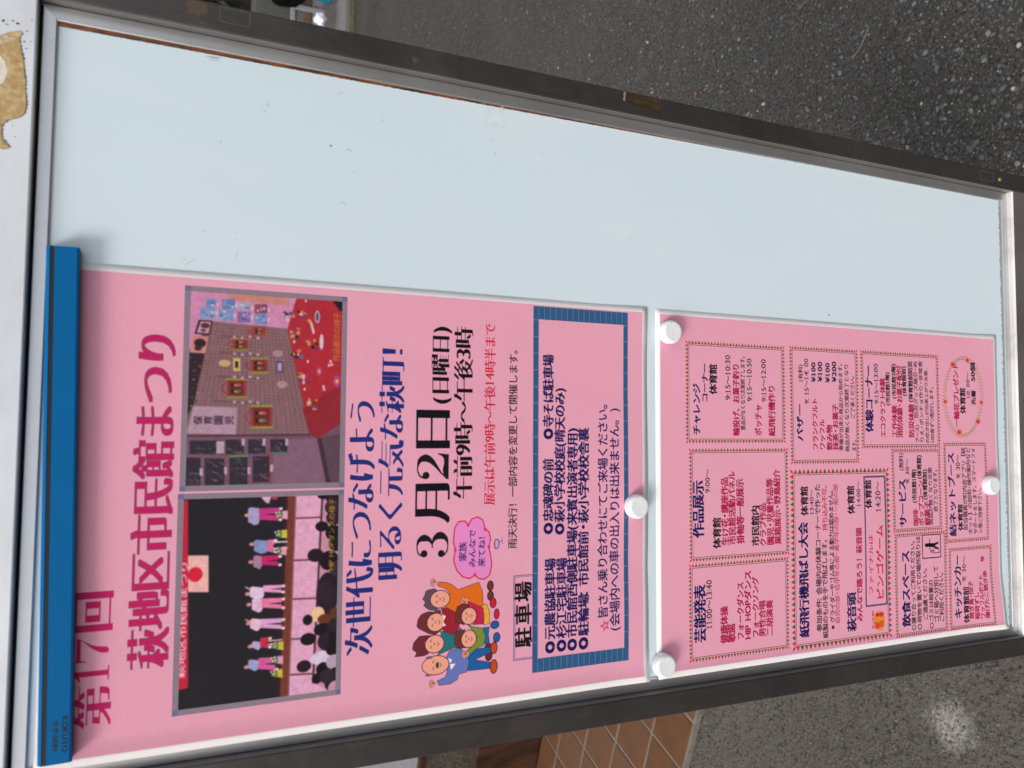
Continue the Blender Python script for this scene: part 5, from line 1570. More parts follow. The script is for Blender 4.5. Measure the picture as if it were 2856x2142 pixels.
# ------------------------------------------------------------------ ground
def asphalt_mat(name,dark,light,warm,patch=None,stone=.6):
    m,t,b=new_mat(name,.95,0,.12); co=co_obj(t)
    big=noise_n(t,co,2.2,5,.6); mid=noise_n(t,co,26,5,.65); fine=noise_n(t,co,380,4,.75)
    c=mixc(t,ramp(t,big,[(.3,0.),(.7,1.)]),dark,light)
    c=mixc(t,ramp(t,mid,[(.42,0.),(.75,.55)]),c,warm)
    h=mth(t,'MULTIPLY',fine,.35)
    for sc,thr,cola,colb,seedch in ((88.,.52,(.15,.15,.145),(.085,.082,.076),0),(150.,.55,(.19,.19,.175),(.10,.092,.08),1),(290.,.66,(.30,.29,.26),(.13,.12,.10),2)):
        mp=nd(t,'Mapping'); mp.inputs['Location'].default_value=(sc*.37,sc*.11,0); t.links.new(co,mp.inputs[0])
        dn=nd(t,'VectorMath',operation='ADD'); nn=nd(t,'TexNoise',i_Scale=sc*1.1,i_Detail=2.); t.links.new(co,nn.inputs['Vector'])
        sc_=nd(t,'VectorMath',operation='SCALE'); sc_.inputs['Scale'].default_value=.55/sc; t.links.new(nn.outputs['Color'],sc_.inputs[0])
        t.links.new(mp.outputs[0],dn.inputs[0]); t.links.new(sc_.outputs[0],dn.inputs[1])
        v=nd(t,'TexVoronoi',i_Scale=sc,i_Randomness=1.); t.links.new(dn.outputs[0],v.inputs['Vector'])
        pick=mth(t,'GREATER_THAN',nd_sep(t,v.outputs['Color'],seedch),thr)
        body=ramp(t,v.outputs['Distance'],[(.22,1.),(.40,0.)])
        f=mth(t,'MULTIPLY',mth(t,'MULTIPLY',body,pick),stone)
        rc=mixc(t,nd_sep(t,v.outputs['Color'],(seedch+1)%3),cola,colb)
        c=mixc(t,f,c,rc)
        h=mth(t,'ADD',h,mth(t,'MULTIPLY',ramp(t,v.outputs['Distance'],[(.1,1.),(.55,0.)]),{88.:.8,150.:.5,290.:.3}[sc]))
    pit=ramp(t,noise_n(t,co,130,3,.5),[(.36,1.),(.46,0.)]); c=mixc(t,mth(t,'MULTIPLY',pit,.7),c,tuple(x*.35 for x in dark))
    if patch:
        px,py,pr=patch; sx=nd(t,'SeparateXYZ'); t.links.new(co,sx.inputs[0])
        dx=mth(t,'SUBTRACT',sx.outputs[0],px); dy=mth(t,'SUBTRACT',sx.outputs[1],py)
        r=mth(t,'SQRT',mth(t,'ADD',mth(t,'MULTIPLY',dx,dx),mth(t,'MULTIPLY',dy,dy)))
        r=mth(t,'ADD',r,mth(t,'MULTIPLY',mth(t,'SUBTRACT',noise_n(t,co,45,5,.7),.5),pr*1.5))
        f=ramp(t,mth(t,'DIVIDE',r,pr),[(.35,.85),(1.0,0.)]); f=mth(t,'MULTIPLY',f,ramp(t,noise_n(t,co,160,4,.7),[(.36,.15),(.55,1.)])); c=mixc(t,f,c,(.31,.29,.26))
    t.links.new(c,b.inputs['Base Color']); bump(t,b,h,.9,.0035)
    return m
M_ASPH=asphalt_mat('asphalt',(.044,.042,.036),(.066,.061,.053),(.094,.086,.071))
M_BRIGHT_GROUND=asphalt_mat('brightened_asphalt',(.080,.071,.057),(.112,.101,.083),(.055,.049,.039),(-.328,.466,.056),.45)
g=mesh('asphalt_ground',[(-60,-40,0),(60,-40,0),(60,90,0),(-60,90,0)],[(0,1,2,3)],M_ASPH); tag(g,kind='structure')
g=mesh('brightened_ground',[(-9,-3,.004),(.19,-3,.004),(.19,5.2,.004),(-9,5.2,.004)],[(0,1,2,3)],M_BRIGHT_GROUND); tag(g,kind='structure')  # same ground, its brighter tone on this side painted as a paler sheet
# loose stones pressed into the asphalt
def gravel(name,n,region,smin,smax,cols,zb,seed):
    r=np.random.default_rng(seed)
    bm=bmesh.new(); bmesh.ops.create_icosphere(bm,subdivisions=1,radius=1); bv=np.array([v.co for v in bm.verts]); bf=np.array([[v.index for v in f.verts] for f in bm.faces]); bm.free()
    pos=[]
    while len(pos)<n:
        p=r.uniform(0,1,2); x=region[0]+p[0]*(region[1]-region[0]); y=region[2]+p[1]*(region[3]-region[2])
        d=math.hypot(x-.2,y+.54)
        if r.uniform()<min(1,(1.1/max(d,.3))**2.0): pos.append((x,y))
    V=[];F=[];MI=[]
    for k,(x,y) in enumerate(pos):
        s=smin+(smax-smin)*r.uniform()**3; sc=s*np.array([1,r.uniform(.55,.95),r.uniform(.35,.6)])
        a=r.uniform(0,6.28); v=bv*(1+r.uniform(-.22,.22,(len(bv),1)))*sc
        c,q=math.cos(a),math.sin(a); v=np.stack([v[:,0]*c-v[:,1]*q,v[:,0]*q+v[:,1]*c,v[:,2]],1)+(x,y,zb+sc[2]*r.uniform(-.35,.25))
        V.append(v);F.append(bf+k*len(bv));MI+= [int(r.integers(0,len(cols)))]*len(bf)
    V=np.concatenate(V);F=np.concatenate(F); me=bpy.data.meshes.new(name)
    me.vertices.add(len(V)); me.vertices.foreach_set('co',V.ravel()); me.loops.add(F.size); me.loops.foreach_set('vertex_index',F.ravel().astype(np.int32))
    me.polygons.add(len(F)); me.polygons.foreach_set('loop_start',np.arange(0,F.size,3,dtype=np.int32))
    for c in cols: me.materials.append(c)
    me.update(calc_edges=True); me.polygons.foreach_set('material_index',np.array(MI,np.int32))
    o=bpy.data.objects.new(name,me); COL.objects.link(o); return tag(o,kind='stuff')
def stone_mat(n,c):
    m,t,b=new_mat(n,.75,0,.4); co=co_obj(t); t.links.new(mixc(t,noise_n(t,co,300,3),tuple(x*.7 for x in c),tuple(min(1,x*1.3) for x in c)),b.inputs['Base Color']); return m
SG=[stone_mat('stone_dark',(.05,.048,.042)),stone_mat('stone_grey',(.09,.088,.08)),stone_mat('stone_blue',(.095,.105,.108)),stone_mat('stone_brown',(.11,.088,.066)),stone_mat('stone_dark',(.05,.048,.042)),stone_mat('stone_grey',(.08,.078,.07)),stone_mat('stone_pale',(.17,.16,.14)),stone_mat('stone_dark',(.05,.048,.045))]
gravel('asphalt_chippings',20000,(.45,3.8,.12,5.2),.0022,.0075,SG,.0005,3)
gravel('pale_chippings',380,(.45,3.6,.12,4.5),.0018,.006,[stone_mat('stone_white',(.34,.33,.30)),stone_mat('stone_rust',(.28,.14,.08)),stone_mat('stone_cream',(.38,.33,.24))],.0012,4)
SC=[stone_mat('chip_grey',(.10,.092,.08)),stone_mat('chip_brown',(.085,.07,.055)),stone_mat('chip_dark',(.045,.042,.036)),stone_mat('chip_pale',(.14,.13,.115))]
gravel('left_chippings',3600,(-1.0,-.05,.15,1.2),.0015,.0045,SC,.0042,5)
# a few dry stalks and a leaf lying on the asphalt beside the sign
M_STRAW,_t,_b=new_mat('straw',.7,color=(.32,.24,.13)); M_LEAF,_t,_b=new_mat('dead_leaf',.7,color=(.20,.07,.05))
def stalk(p0,p1,bend,w=.0007,mat=M_STRAW,label=''):
    N=8;V=[];F=[]
    p0=Vector(p0);p1=Vector(p1);d=(p1-p0).normalized();s=Vector((-d.y,d.x,0))
    for i in range(N+1):
        t=i/N;c=p0.lerp(p1,t)+s*bend*math.sin(t*math.pi*1.3)+Vector((0,0,.0035+.002*math.sin(t*5)))
        for a in range(4):
            q=a*math.pi/2;V.append(c+s*w*math.cos(q)+Vector((0,0,w*math.sin(q))))
    for i in range(N):
        for a in range(4):F.append((i*4+a,i*4+(a+1)%4,(i+1)*4+(a+1)%4,(i+1)*4+a))
    F+= [(3,2,1,0),(N*4,N*4+1,N*4+2,N*4+3)]
    return tag(mesh('dry_stalk',V,F,mat,loc=p0),label,'dry stalk')
stalk((1.035,.62,0),(.985,.66,0),.006,label='bent straw coloured stalk lying on the asphalt beyond the right rail')
def leaf(x,y,r,a,mat,label):
    V=[Vector((x,y,.004))];F=[];n=9
    for i in range(n):
        q=i/n*2*math.pi;rr=r*(1 if i%2 else .6)*random.uniform(.8,1.2);V.append(Vector((x+rr*math.cos(q+a),y+rr*math.sin(q+a)*.7,.004+random.uniform(0,.5)*r)))
    F=[(0,i+1,(i+1)%n+1) for i in range(n)]+[(0,(i+1)%n+1,i+1) for i in range(0)]
    o=mesh('dead_leaf',V,F,mat,loc=(x,y,.004)); m=o.modifiers.new('thickness','SOLIDIFY'); m.thickness=.0004
    return tag(o,label,'leaf')
stalk((.86,.93,0),(.80,1.06,0),.012,.0006,label='reddish dry stalk lying on asphalt close behind the right rail',mat=M_LEAF)
# ------------------------------------------------------------------ the sign
ROOT=(.22,0,0)
sign=thing('sign_stand',ROOT,'tall metal framed white sign board on legs holding two pink sheets','sign')
M_RAIL=metal_mat('weathered_steel',(.064,.060,.058),(.105,.092,.087),.33,.70,'z',.25,False,.35)
M_REVEAL_LIT=metal_mat('post_reveal_lit',(.16,.15,.145),(.22,.21,.20),.4,.5,'z',.1,False)  # same steel as the posts, caught reflection painted in as a lighter colour
M_TOP=metal_mat('top_rail_steel',(.66,.67,.69),(.78,.79,.81),.36,.45,'x',.10)
M_TRIM=metal_mat('aluminium_trim',(.56,.56,.565),(.64,.635,.63),.36,.88,'z',.0)
M_LEDGE=metal_mat('bottom_rail_steel',(.20,.18,.17),(.28,.26,.25),.38,.6,'x',.5)
M_DARK,_t,_b=new_mat('gap_shade',.8,0,.3,(.02,.018,.016))
def panel_mat():
    m,t,b=new_mat('white_panel',.30,0,.45); co=co_obj(t); s=nd(t,'SeparateXYZ'); t.links.new(co,s.inputs[0]); X=s.outputs[0];Zc=s.outputs[2]
    big=noise_n(t,co,3.5,4,.5); c=mixc(t,ramp(t,big,[(.3,0.),(.7,1.)]),(.62,.725,.765),(.655,.75,.785))
    # wiped smears
    sm=noise_n(t,co,9,5,.65,(2.2,1,.6),.6); c=mixc(t,ramp(t,sm,[(.56,0.),(.78,.45)]),c,(.73,.80,.82))
    # brown rust along the right hand edge of the panel, thinning downwards
    edge=mth(t,'SUBTRACT',X,.2200+.00374)
    thick=mth(t,'MULTIPLY',Zc,.0047)
    rag=mth(t,'MULTIPLY',mth(t,'SUBTRACT',noise_n(t,co,520,4,.7),.5),.0016)
    f=mth(t,'GREATER_THAN',mth(t,'ADD',mth(t,'ADD',edge,thick),rag),0.)
    rc=mixc(t,ramp(t,noise_n(t,co,260,4,.7,(1,1,.15)),[(.42,0.),(.62,1.)]),(.22,.068,.022),(.030,.011,.008)); c=mixc(t,f,c,rc)
    # grime where the panel meets the trim at the bottom
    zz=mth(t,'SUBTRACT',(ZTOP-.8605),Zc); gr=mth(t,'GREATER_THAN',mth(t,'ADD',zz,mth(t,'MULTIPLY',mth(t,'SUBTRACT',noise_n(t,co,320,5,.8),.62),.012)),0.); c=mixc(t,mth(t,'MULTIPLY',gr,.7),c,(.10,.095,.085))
    v=nd(t,'TexVoronoi',i_Scale=34.,i_Randomness=1.); t.links.new(co,v.inputs['Vector'])
    sp=mth(t,'MULTIPLY',mth(t,'LESS_THAN',v.outputs['Distance'],.032),mth(t,'GREATER_THAN',nd_sep(t,v.outputs['Color'],0),.72)); c=mixc(t,mth(t,'MULTIPLY',sp,.7),c,(.08,.09,.11))
    # yellowed glue residue near the right edge
    dx=mth(t,'DIVIDE',mth(t,'SUBTRACT',X,.212),.013);dz=mth(t,'DIVIDE',mth(t,'SUBTRACT',Zc,ZTOP-.292),.022)
    r=mth(t,'MAXIMUM',mth(t,'ABSOLUTE',dx),mth(t,'ABSOLUTE',dz)); n2=noise_n(t,co,160,5,.7)
    gf=mth(t,'MULTIPLY',mth(t,'LESS_THAN',mth(t,'ADD',r,mth(t,'MULTIPLY',n2,1.3)),1.45),ramp(t,n2,[(.50,.0),(.66,.7)])); c=mixc(t,gf,c,(.60,.60,.52))
    t.links.new(c,b.inputs['Base Color']); t.links.new(mth(t,'ADD',.24,mth(t,'MULTIPLY',sm,.16)),b.inputs['Roughness'])
    bump(t,b,noise_n(t,co,60,3,.5),.02,.0004); return m
def ubox(name,u0,u1,v0,v1,n0,n1,mat,parent):
    v,f=box(0,1,0,1,0,1); v=[W(u0+(u1-u0)*a,v0+(v1-v0)*(1-c),n0+(n1-n0)*b) for a,b,c in v]; return mesh(name,v,f,mat,parent)
PANEL=ubox('white_panel',-8,448,-8,872.5,0,5,panel_mat(),sign)
def frame_side(name,side,prof,mat,rect=(0,0,440,864.5),parent=sign,ext=(0,0)):
    """a moulding with mitred ends round rect; prof = (distance outwards, n) pairs"""
    u0,v0,u1,v1=rect; V=[];k=len(prof)
    for end in (0,1):
        for d,n in prof:
            if side=='top': p=(u0-d if end==0 else u1+d, v0-d)
            if side=='bottom': p=(u0-d if end==0 else u1+d, v1+d)
            if side=='left': p=(u0-d, v0-d if end==0 else v1+d)
            if side=='right': p=(u1+d, v0-d if end==0 else v1+d)
            V.append(W(p[0],p[1],n))
    F=[(i,(i+1)%k,k+(i+1)%k,k+i) for i in range(k)]+[tuple(range(k))[::-1],tuple(range(k,2*k))]
    o=mesh(name,V,F,mat,parent)
    bm=bmesh.new(); bm.from_mesh(o.data); bmesh.ops.recalc_face_normals(bm,faces=bm.faces); bm.to_mesh(o.data); bm.free(); return o
lip=[(0,-.05),(.05,-1.1),(.75,-1.75),(1.1,-1.5),(5,-1.15),(8.9,-.7),(9.4,-.4),(9.4,-.05)]
for s_ in ('top','bottom','left','right'): frame_side('inner_trim',s_,lip if s_!='top' else [(min(d,8.0) if d>8 else d,n) for d,n in lip[:5]]+[(7.6,-.9),(8.0,-.6),(8.0,-.05)],M_TRIM)
def post(name,side):
    a,b=(9.8,28.3); pr=[(a,12),(a,-6.6),(a+.35,-7.6),(a+1.2,-8.2),(a+2.0,-8.3),(b-1.2,-8.3),(b-.3,-8.0),(b,-7.2),(b,12)]
    V=[];k=len(pr)
    for v in (-9.85,1391-8):
        for d,n in pr: V.append(W(-d if side<0 else 440+d,v,n))
    F=[(i,(i+1)%k,k+(i+1)%k,k+i) for i in range(k)]+[tuple(range(k))[::-1],tuple(range(k,2*k))]
    o=mesh(name,V,F,[M_RAIL,M_REVEAL_LIT],sign,midx=[1,1]+[0]*(len(F)-2)); bm=bmesh.new(); bm.from_mesh(o.data); bmesh.ops.recalc_face_normals(bm,faces=bm.faces); bm.to_mesh(o.data); bm.free(); return o
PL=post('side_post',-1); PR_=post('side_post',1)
# bottom rail: top ledge paler, sky light put into its colour; dark face
bv,bf=[],[]
pr=[(874.3,12),(874.3,-5.2),(874.9,-6.4),(875.6,-6.9),(904,-6.9),(905,-6),(905,12)]
k=len(pr)
for u in (-9.7,449.7):
    for v,n in pr: bv.append(W(u,v,n))
F=[(i,(i+1)%k,k+(i+1)%k,k+i) for i in range(k)]+[tuple(range(k))[::-1],tuple(range(k,2*k))]
M_PALE=metal_mat('skylit_pale_ledge',(.62,.60,.57),(.74,.72,.69),.5,.25,'x',.45)
br=mesh('bottom_rail',bv,F,[M_LEDGE,M_PALE],sign,midx=[1,1,1,0,0,0,0,0,0][:len(F)])
bm=bmesh.new(); bm.from_mesh(br.data); bmesh.ops.recalc_face_normals(bm,faces=bm.faces); bm.to_mesh(br.data); bm.free()
TOPR=bevel(ubox('top_rail',-33,473,-64,-9.9,-9.2,14,M_TOP,sign),.0009)
ubox('rail_gap_shade',-9.7,449.7,-9.85,-8.2,3,11,M_DARK,sign)  # dark strip standing in for the shade between trim and top rail
bevel(ubox('back_plate',-9,449,-9,884,7,11,M_RAIL,sign),.0005)
ubox('cross_bar',-10,450,1180,1205,-4,10,M_RAIL,sign)
for u in (-28.3,421.5+18.3+10): bevel(ubox('foot',u,u+18.5,1383,1391,-240,240,M_RAIL,sign),.001)
# marks left on the rails: peeled label, tape, glue outlines
def blot(name,pts,n,th,mat,label=None):
    par=TOPR if n<-9 else PR_
    V=[W(u,v,n) for u,v in pts]+[W(u,v,n-th) for u,v in pts];k=len(pts)
    F=[tuple(range(k,2*k)),tuple(range(k))[::-1]]+[(i,(i+1)%k,k+(i+1)%k,k+i) for i in range(k)]
    o=mesh(name,V,F,mat,par)
    bm=bmesh.new(); bm.from_mesh(o.data); bmesh.ops.recalc_face_normals(bm,faces=bm.faces); bmesh.ops.triangulate(bm,faces=bm.faces); bm.to_mesh(o.data); bm.free()
    if label:o['label']=label
    return o
def ragged(pts,amp,step=1.2,seed=1):
    r=random.Random(seed);out=[]
    for a,b in zip(pts,pts[1:]+pts[:1]):
        L=math.hypot(b[0]-a[0],b[1]-a[1]);n=max(1,int(L/step))
        for i in range(n): out.append((a[0]+(b[0]-a[0])*i/n+r.uniform(-amp,amp),a[1]+(b[1]-a[1])*i/n+r.uniform(-amp,amp)))
    return out
M_GLUE,t_,b_=new_mat('yellowed_glue',.6,0,.4); co_=co_obj(t_)
gn=noise_n(t_,co_,90,6,.7); c_=mixc(t_,ramp(t_,gn,[(.34,0.),(.52,1.)]),(.27,.16,.06),(.45,.29,.11)); c_=mixc(t_,ramp(t_,noise_n(t_,co_,240,5,.75),[(.46,0.),(.66,1.)]),c_,(.62,.48,.27)); c_=mixc(t_,ramp(t_,noise_n(t_,co_,35,4,.6),[(.54,0.),(.66,.95)]),c_,(.66,.63,.58)); t_.links.new(c_,b_.inputs['Base Color']); bump(t_,b_,gn,.5,.0006)
M_GREYG,_t,_b=new_mat('grey_glue',.7,0,.3,(.20,.19,.18)); M_BRTAPE,t_,b_=new_mat('brown_tape',.35,0,.4); co_=co_obj(t_)
t_.links.new(mixc(t_,ramp(t_,noise_n(t_,co_,200,5,.7,(1,1,.3)),[(.4,0.),(.7,1.)]),(.035,.020,.010),(.075,.048,.024)),b_.inputs['Base Color'])
PEEL=[(418.1, -33.2), (422.1, -26.6), (424.6, -22.8), (426.0, -18.4), (425.0, -17.1), (423.2, -17.8), (421.3, -18.2), (419.2, -18.3), (417.1, -17.7), (414.6, -17.4), (412.2, -16.6), (409.6, -16.0), (406.4, -15.7), (402.2, -15.2), (397.0, -14.4), (391.6, -14.4), (387.4, -13.9), (383.3, -13.4), (379.3, -14.0), (377.1, -14.6), (375.1, -16.3), (373.3, -19.1), (372.4, -21.9), (370.4, -23.6), (368.1, -24.9), (364.3, -25.1), (360.6, -24.3), (358.4, -22.1), (356.1, -20.6), (354.8, -23.7), (354.7, -26.9), (355.0, -30.7)]
blot('paint_edge',[(u+(.25 if i%2 else -.1),v+(.75 if i%3 else .2)) for i,(u,v) in enumerate(ragged(PEEL,.35,.7,5))],-9.21,.12,M_GREYG)
blot('peeled_label',ragged(PEEL,.3,.9,2),-9.34,.3,M_GLUE,'tan glue and torn backing of a peeled label')
for k_,(u,v,su,sv) in enumerate(((430.1, -19.5, 0.64, 1.07), (431.2, -22.0, 0.53, 0.71), (433.8, -12.4, 0.32, 0.45), (426.6, -14.8, 0.26, 0.9), (420.1, -15.8, 0.64, 0.54), (420.6, -12.8, 0.21, 0.54), (416.3, -14.6, 0.32, 0.9), (369.4, -19.8, 0.21, 0.35), (363.1, -18.2, 0.32, 0.44), (360.4, -21.8, 0.25, 0.53), (430.2, -26.6, 0.85, 0.88), (428.5, -24.8, 0.42, 1.06))):
    blot('rust_spot',ragged([(u-su,v-sv*.5),(u+su*.2,v-sv),(u+su,v),(u,v+sv)],.15,.5,k_),-9.21,.15,M_GREYG if k_%2 else M_BRTAPE)
M_CREAM=stone_mat('cream_paint',(.72,.66,.56))
blot('cream_paint',ragged([(409.5, -31.0), (408.6, -27.1), (406.1, -24.9), (401.5, -23.7), (397.2, -23.9), (393.3, -25.5), (389.6, -30.3)],.25,.8,3),-9.66,.05,M_CREAM)
blot('brown_tape',ragged([(467.4,397.5),(466.9,430.5),(455.5,431),(455.8,415),(459.5,399),(460,397)],.35,1.5,5),-8.31,.12,M_BRTAPE,'small piece of brown tape')
blot('tape_edge',ragged([(467.6,395.4),(467.5,397.2),(460,397),(459.8,395.2)],.35,.8,6),-8.31,.15,M_GREYG)
def outline(name,u0,v0,u1,v1,w,mat,seed):
    for a,b,c,d in ((u0,v0,u1,v0+w),(u0,v1-w,u1,v1),(u0,v0+w,u0+w,v1-w),(u1-w,v0+w,u1,v1-w)): blot(name,ragged([(a,b),(c,b),(c,d),(a,d)],w*.25,1.,seed),-8.31,.08,mat)
M_LINE,_t,_b=new_mat('glue_line',.6,0,.3,(.085,.077,.072))
outline('glue_line',455.2,822.5,464.6,843,.55,M_LINE,3)
outline('glue_line',456.6,90.5,466.8,109.5,.6,M_LINE,8)
M_TAN,_t,_b=new_mat('rust_tint',.5,.2,.3,(.10,.07,.045)); M_ORANGE,_t,_b=new_mat('orange_rust',.6,0,.3,(.45,.22,.06))
blot('glue_stain',ragged([(467,71),(467,82),(461,84),(457,78),(459,71)],.8,1.2,9),-8.31,.06,M_TAN)
blot('rust_spot',ragged([(453,77),(455,80),(453,84),(451,82)],.4,.7,4),-8.31,.08,M_TAN)
blot('rust_spot',ragged([(458,218),(460.5,221),(458.5,225),(456,221.5)],.8,.9,14),-8.31,.06,M_TAN)
# screw near the lower end of the right post
def lathe(name,u,v,prof,mat,parent=None,seg=40,smooth=True,tilt=None):
    V=[];F=[];k=len(prof)
    for i in range(seg):
        a=2*math.pi*i/seg
        for r,n in prof: V.append(W(u+r*math.cos(a),v+r*math.sin(a),n))
    for i in range(seg):
        j=(i+1)%seg
        for q in range(k-1): F.append((i*k+q,i*k+q+1,j*k+q+1,j*k+q))
    F.append(tuple(i*k for i in range(seg))); F.append(tuple(i*k+k-1 for i in range(seg))[::-1])
    o=mesh(name,V,F,mat,parent,smooth=smooth,loc=W(u,v,prof[0][1]) if parent is None else None)
    bm=bmesh.new(); bm.from_mesh(o.data); bmesh.ops.recalc_face_normals(bm,faces=bm.faces); bm.to_mesh(o.data); bm.free(); return o
lathe('screw',459,852.3,[(1.7,-8.2),(1.7,-8.9),(1.2,-9.2),(.5,-9.25)],M_ORANGE,PR_,16)
outline('glue_line',457,849.2,461.6,855.6,.5,M_LINE,5)
# pen marks and scratches on the white panel
M_PEN,_t,_b=new_mat('pen_mark',.5,0,.4,(.18,.25,.34)); M_SCR,_t,_b=new_mat('scratch',.6,0,.3,(.26,.28,.28))
def mark(u,v,L,ang,curve,mat,w=.28):
    N=6;pts=[]
    for i in range(N+1):
        t=i/N-.5; a=ang+curve*t; pts.append((u+L*t*math.cos(a),v+L*t*math.sin(a)))
    V=[];F=[]
    for i,(x,y) in enumerate(pts):
        d=(pts[min(i+1,N)][0]-pts[max(i-1,0)][0],pts[min(i+1,N)][1]-pts[max(i-1,0)][1]);l=math.hypot(*d)+1e-9; ww=w*.75*(.2+math.sin(math.pi*i/N))
        for s in (-1,1):
            V.append(W(x-d[1]/l*ww*.5*s,y+d[0]/l*ww*.5*s,-.05))
    for i in range(N): F.append((i*2,i*2+1,i*2+3,i*2+2))
    mesh('pen_mark',V,F,mat,PANEL)
for a in MARKS: mark(*a[:5],M_PEN if a[5] else M_SCR,a[6])
# pencil scribble on the top trim and rail
# ------------------------------------------------------------------ sheets
def sheet(name,u0,v0,th,ops,seed,label,bend):
    NX,NY=60,84; c,s=math.cos(th),math.sin(th); V=[];F=[]
    for j in range(NY+1):
        for i in range(NX+1):
            a=297*i/NX;b=420*j/NY; V.append(W(u0+c*a-s*b,v0+s*a+c*b,bend(a,b,u0+c*a-s*b)))
    for j in range(NY):
        for i in range(NX):
            q=j*(NX+1)+i; F.append((q,q+NX+1,q+NX+2,q+1))
    o=mesh(name,V,F,sheet_material(name,ops,seed),None,True,loc=W(u0+148,v0+210,-.4))
    uvl=o.data.uv_layers.new(name='UVMap'); idx=np.empty(len(o.data.loops),np.int32); o.data.loops.foreach_get('vertex_index',idx)
    ii=idx%(NX+1);jj=idx//(NX+1); uv=np.stack([ii/NX,1-jj/NY],1).astype(np.float32); uvl.data.foreach_set('uv',uv.ravel())
    m=o.modifiers.new('thickness','SOLIDIFY'); m.thickness=.00018; m.offset=-1
    return tag(o,label,'poster')
def sm(x): x=max(0,min(1,x)); return x*x*(3-2*x)
def lift(u): return -2.4*sm((7-u)/7.5)                  # the left edge rides up over the trim
def bend1(a,b,u):
    w=.7*math.sin(a/47+1)*math.sin(b/53)+.25*math.sin((a+b)/31) ; fold=.9*math.exp(-((b-22)/16)**2)*(.4+.6*math.sin(a/70)**2)
    cr=1.0*sm((a-255)/42)*sm((b-370)/50)+1.4*sm((40-a)/40)*sm((b-385)/35)
    w*=sm(min(a,297-a)/60); return -.3-abs(w)-.4*sm(b/60)*sm((420-b)/200)-cr+lift(u)-.3*fold
def bend2(a,b,u):
    w=.6*math.sin(a/43+2)*math.sin(b/49)+.2*math.sin((a-b)/33); cr=4.0*sm((60-a)/60)*sm((b-350)/70)**1.5+1.0*sm((a-250)/47)*sm((b-380)/40)
    w*=sm(min(a,297-a)/60)*sm(b/40); return -.3-abs(w)-.3*math.sin(math.pi*min(1,b/420))-cr+lift(u)
sheet('festival_poster',-2.89,3.29,-0.00342,ART1,1,'upper pink sheet with large magenta title, two photographs and cartoon family',bend1)
sheet('programme_sheet',-1.54,432.03,-0.00363,ART2,2,'lower pink sheet of small boxed event listings with triangle borders',bend2)
# ------------------------------------------------------------------ magnets
def magnet_mat():
    m,t,b=new_mat('white_plastic',.42,0,.5); co=co_obj(t)
    c=mixc(t,ramp(t,noise_n(t,co,160,4,.6),[(.3,0.),(.7,1.)]),(.76,.77,.77),(.82,.83,.83))
    n2=noise_n(t,co,900,3,.6); patch=ramp(t,noise_n(t,co,190,2,.5),[(.5,0.),(.6,1.)])
    c=mixc(t,mth(t,'MULTIPLY',ramp(t,n2,[(.60,0.),(.64,1.)]),patch),c,(.06,.055,.05)); t.links.new(c,b.inputs['Base Color']); bump(t,b,n2,.1,.0001); return m
M_MAG=magnet_mat()
for (u,v),lb in zip(((276.4,442.5),(136.1,410.0),(9.8,435.6),(143.9,832.2)),
    ('round white magnet pinning the top right corner of the lower pink sheet','round white magnet at the bottom edge of the upper pink sheet','round white magnet at the top left corner of the lower pink sheet, beside the post','round white magnet at the bottom edge of the lower pink sheet')):
    o=lathe('round_magnet',u,v,[(9.4,-1.2),(9.6,-2.0),(9.6,-6.2),(9.3,-7.6),(8.5,-8.7),(7.7,-9.1),(6.6,-9.05),(0.4,-8.95)],M_MAG,None,48)
    tag(o,lb,'magnet',group='round white magnets holding the sheets')
# ------------------------------------------------------------------ magnetic bar
bar=thing('magnetic_bar',tuple(W(152,12,-1.4)),'long blue magnetic bar with black stripe clamping the top of the upper sheet','magnet')
M_BLUE,t_,b_=new_mat('blue_plastic',.45,0,.12); co_=co_obj(t_); t_.links.new(mixc(t_,noise_n(t_,co_,25,4,.6),(.0,.105,.29),(.0,.125,.33)),b_.inputs['Base Color']); bump(t_,b_,noise_n(t_,co_,500,3,.6),.06,.0002)
M_BLK,_t,_b=new_mat('black_strip',.5,0,.4,(.012,.012,.013))
def BW(x,y,n):                  # bar coordinates: x along, y down, in mm
    return W(3+x+y*.0212,5.6-.0212*x+y,n)
def bar_part(name,prof,x0,x1,mat):
    V=[];k=len(prof)
    for x in (x0,x1):
        for y,n in prof:V.append(BW(x,y,n))
    F=[(i,(i+1)%k,k+(i+1)%k,k+i) for i in range(k)]+[tuple(range(k))[::-1],tuple(range(k,2*k))]
    o=mesh(name,V,F,mat,bar); bm=bmesh.new(); bm.from_mesh(o.data); bmesh.ops.recalc_face_normals(bm,faces=bm.faces); bm.to_mesh(o.data); bm.free(); return o
bar_part('body',[(0,-1.4),(0,-6.9),(.4,-8.7),(2.2,-10.6),(2.35,-10.0),(4.6,-10.0),(4.75,-10.6),(16.2,-10.6),(17.1,-10.2),(17.6,-9.3),(17.6,-1.4)],0,298,M_BLUE)
bar_part('black_stripe',[(2.4,-10.02),(2.4,-10.3),(4.55,-10.3),(4.55,-10.02)],-.05,298.05,M_BLK)
M_INK,_t,_b=new_mat('printed_ink',.5,0,.4,(.0,.012,.03)); M_INK2,_t,_b=new_mat('grey_print',.5,0,.4,(.001,.016,.045))
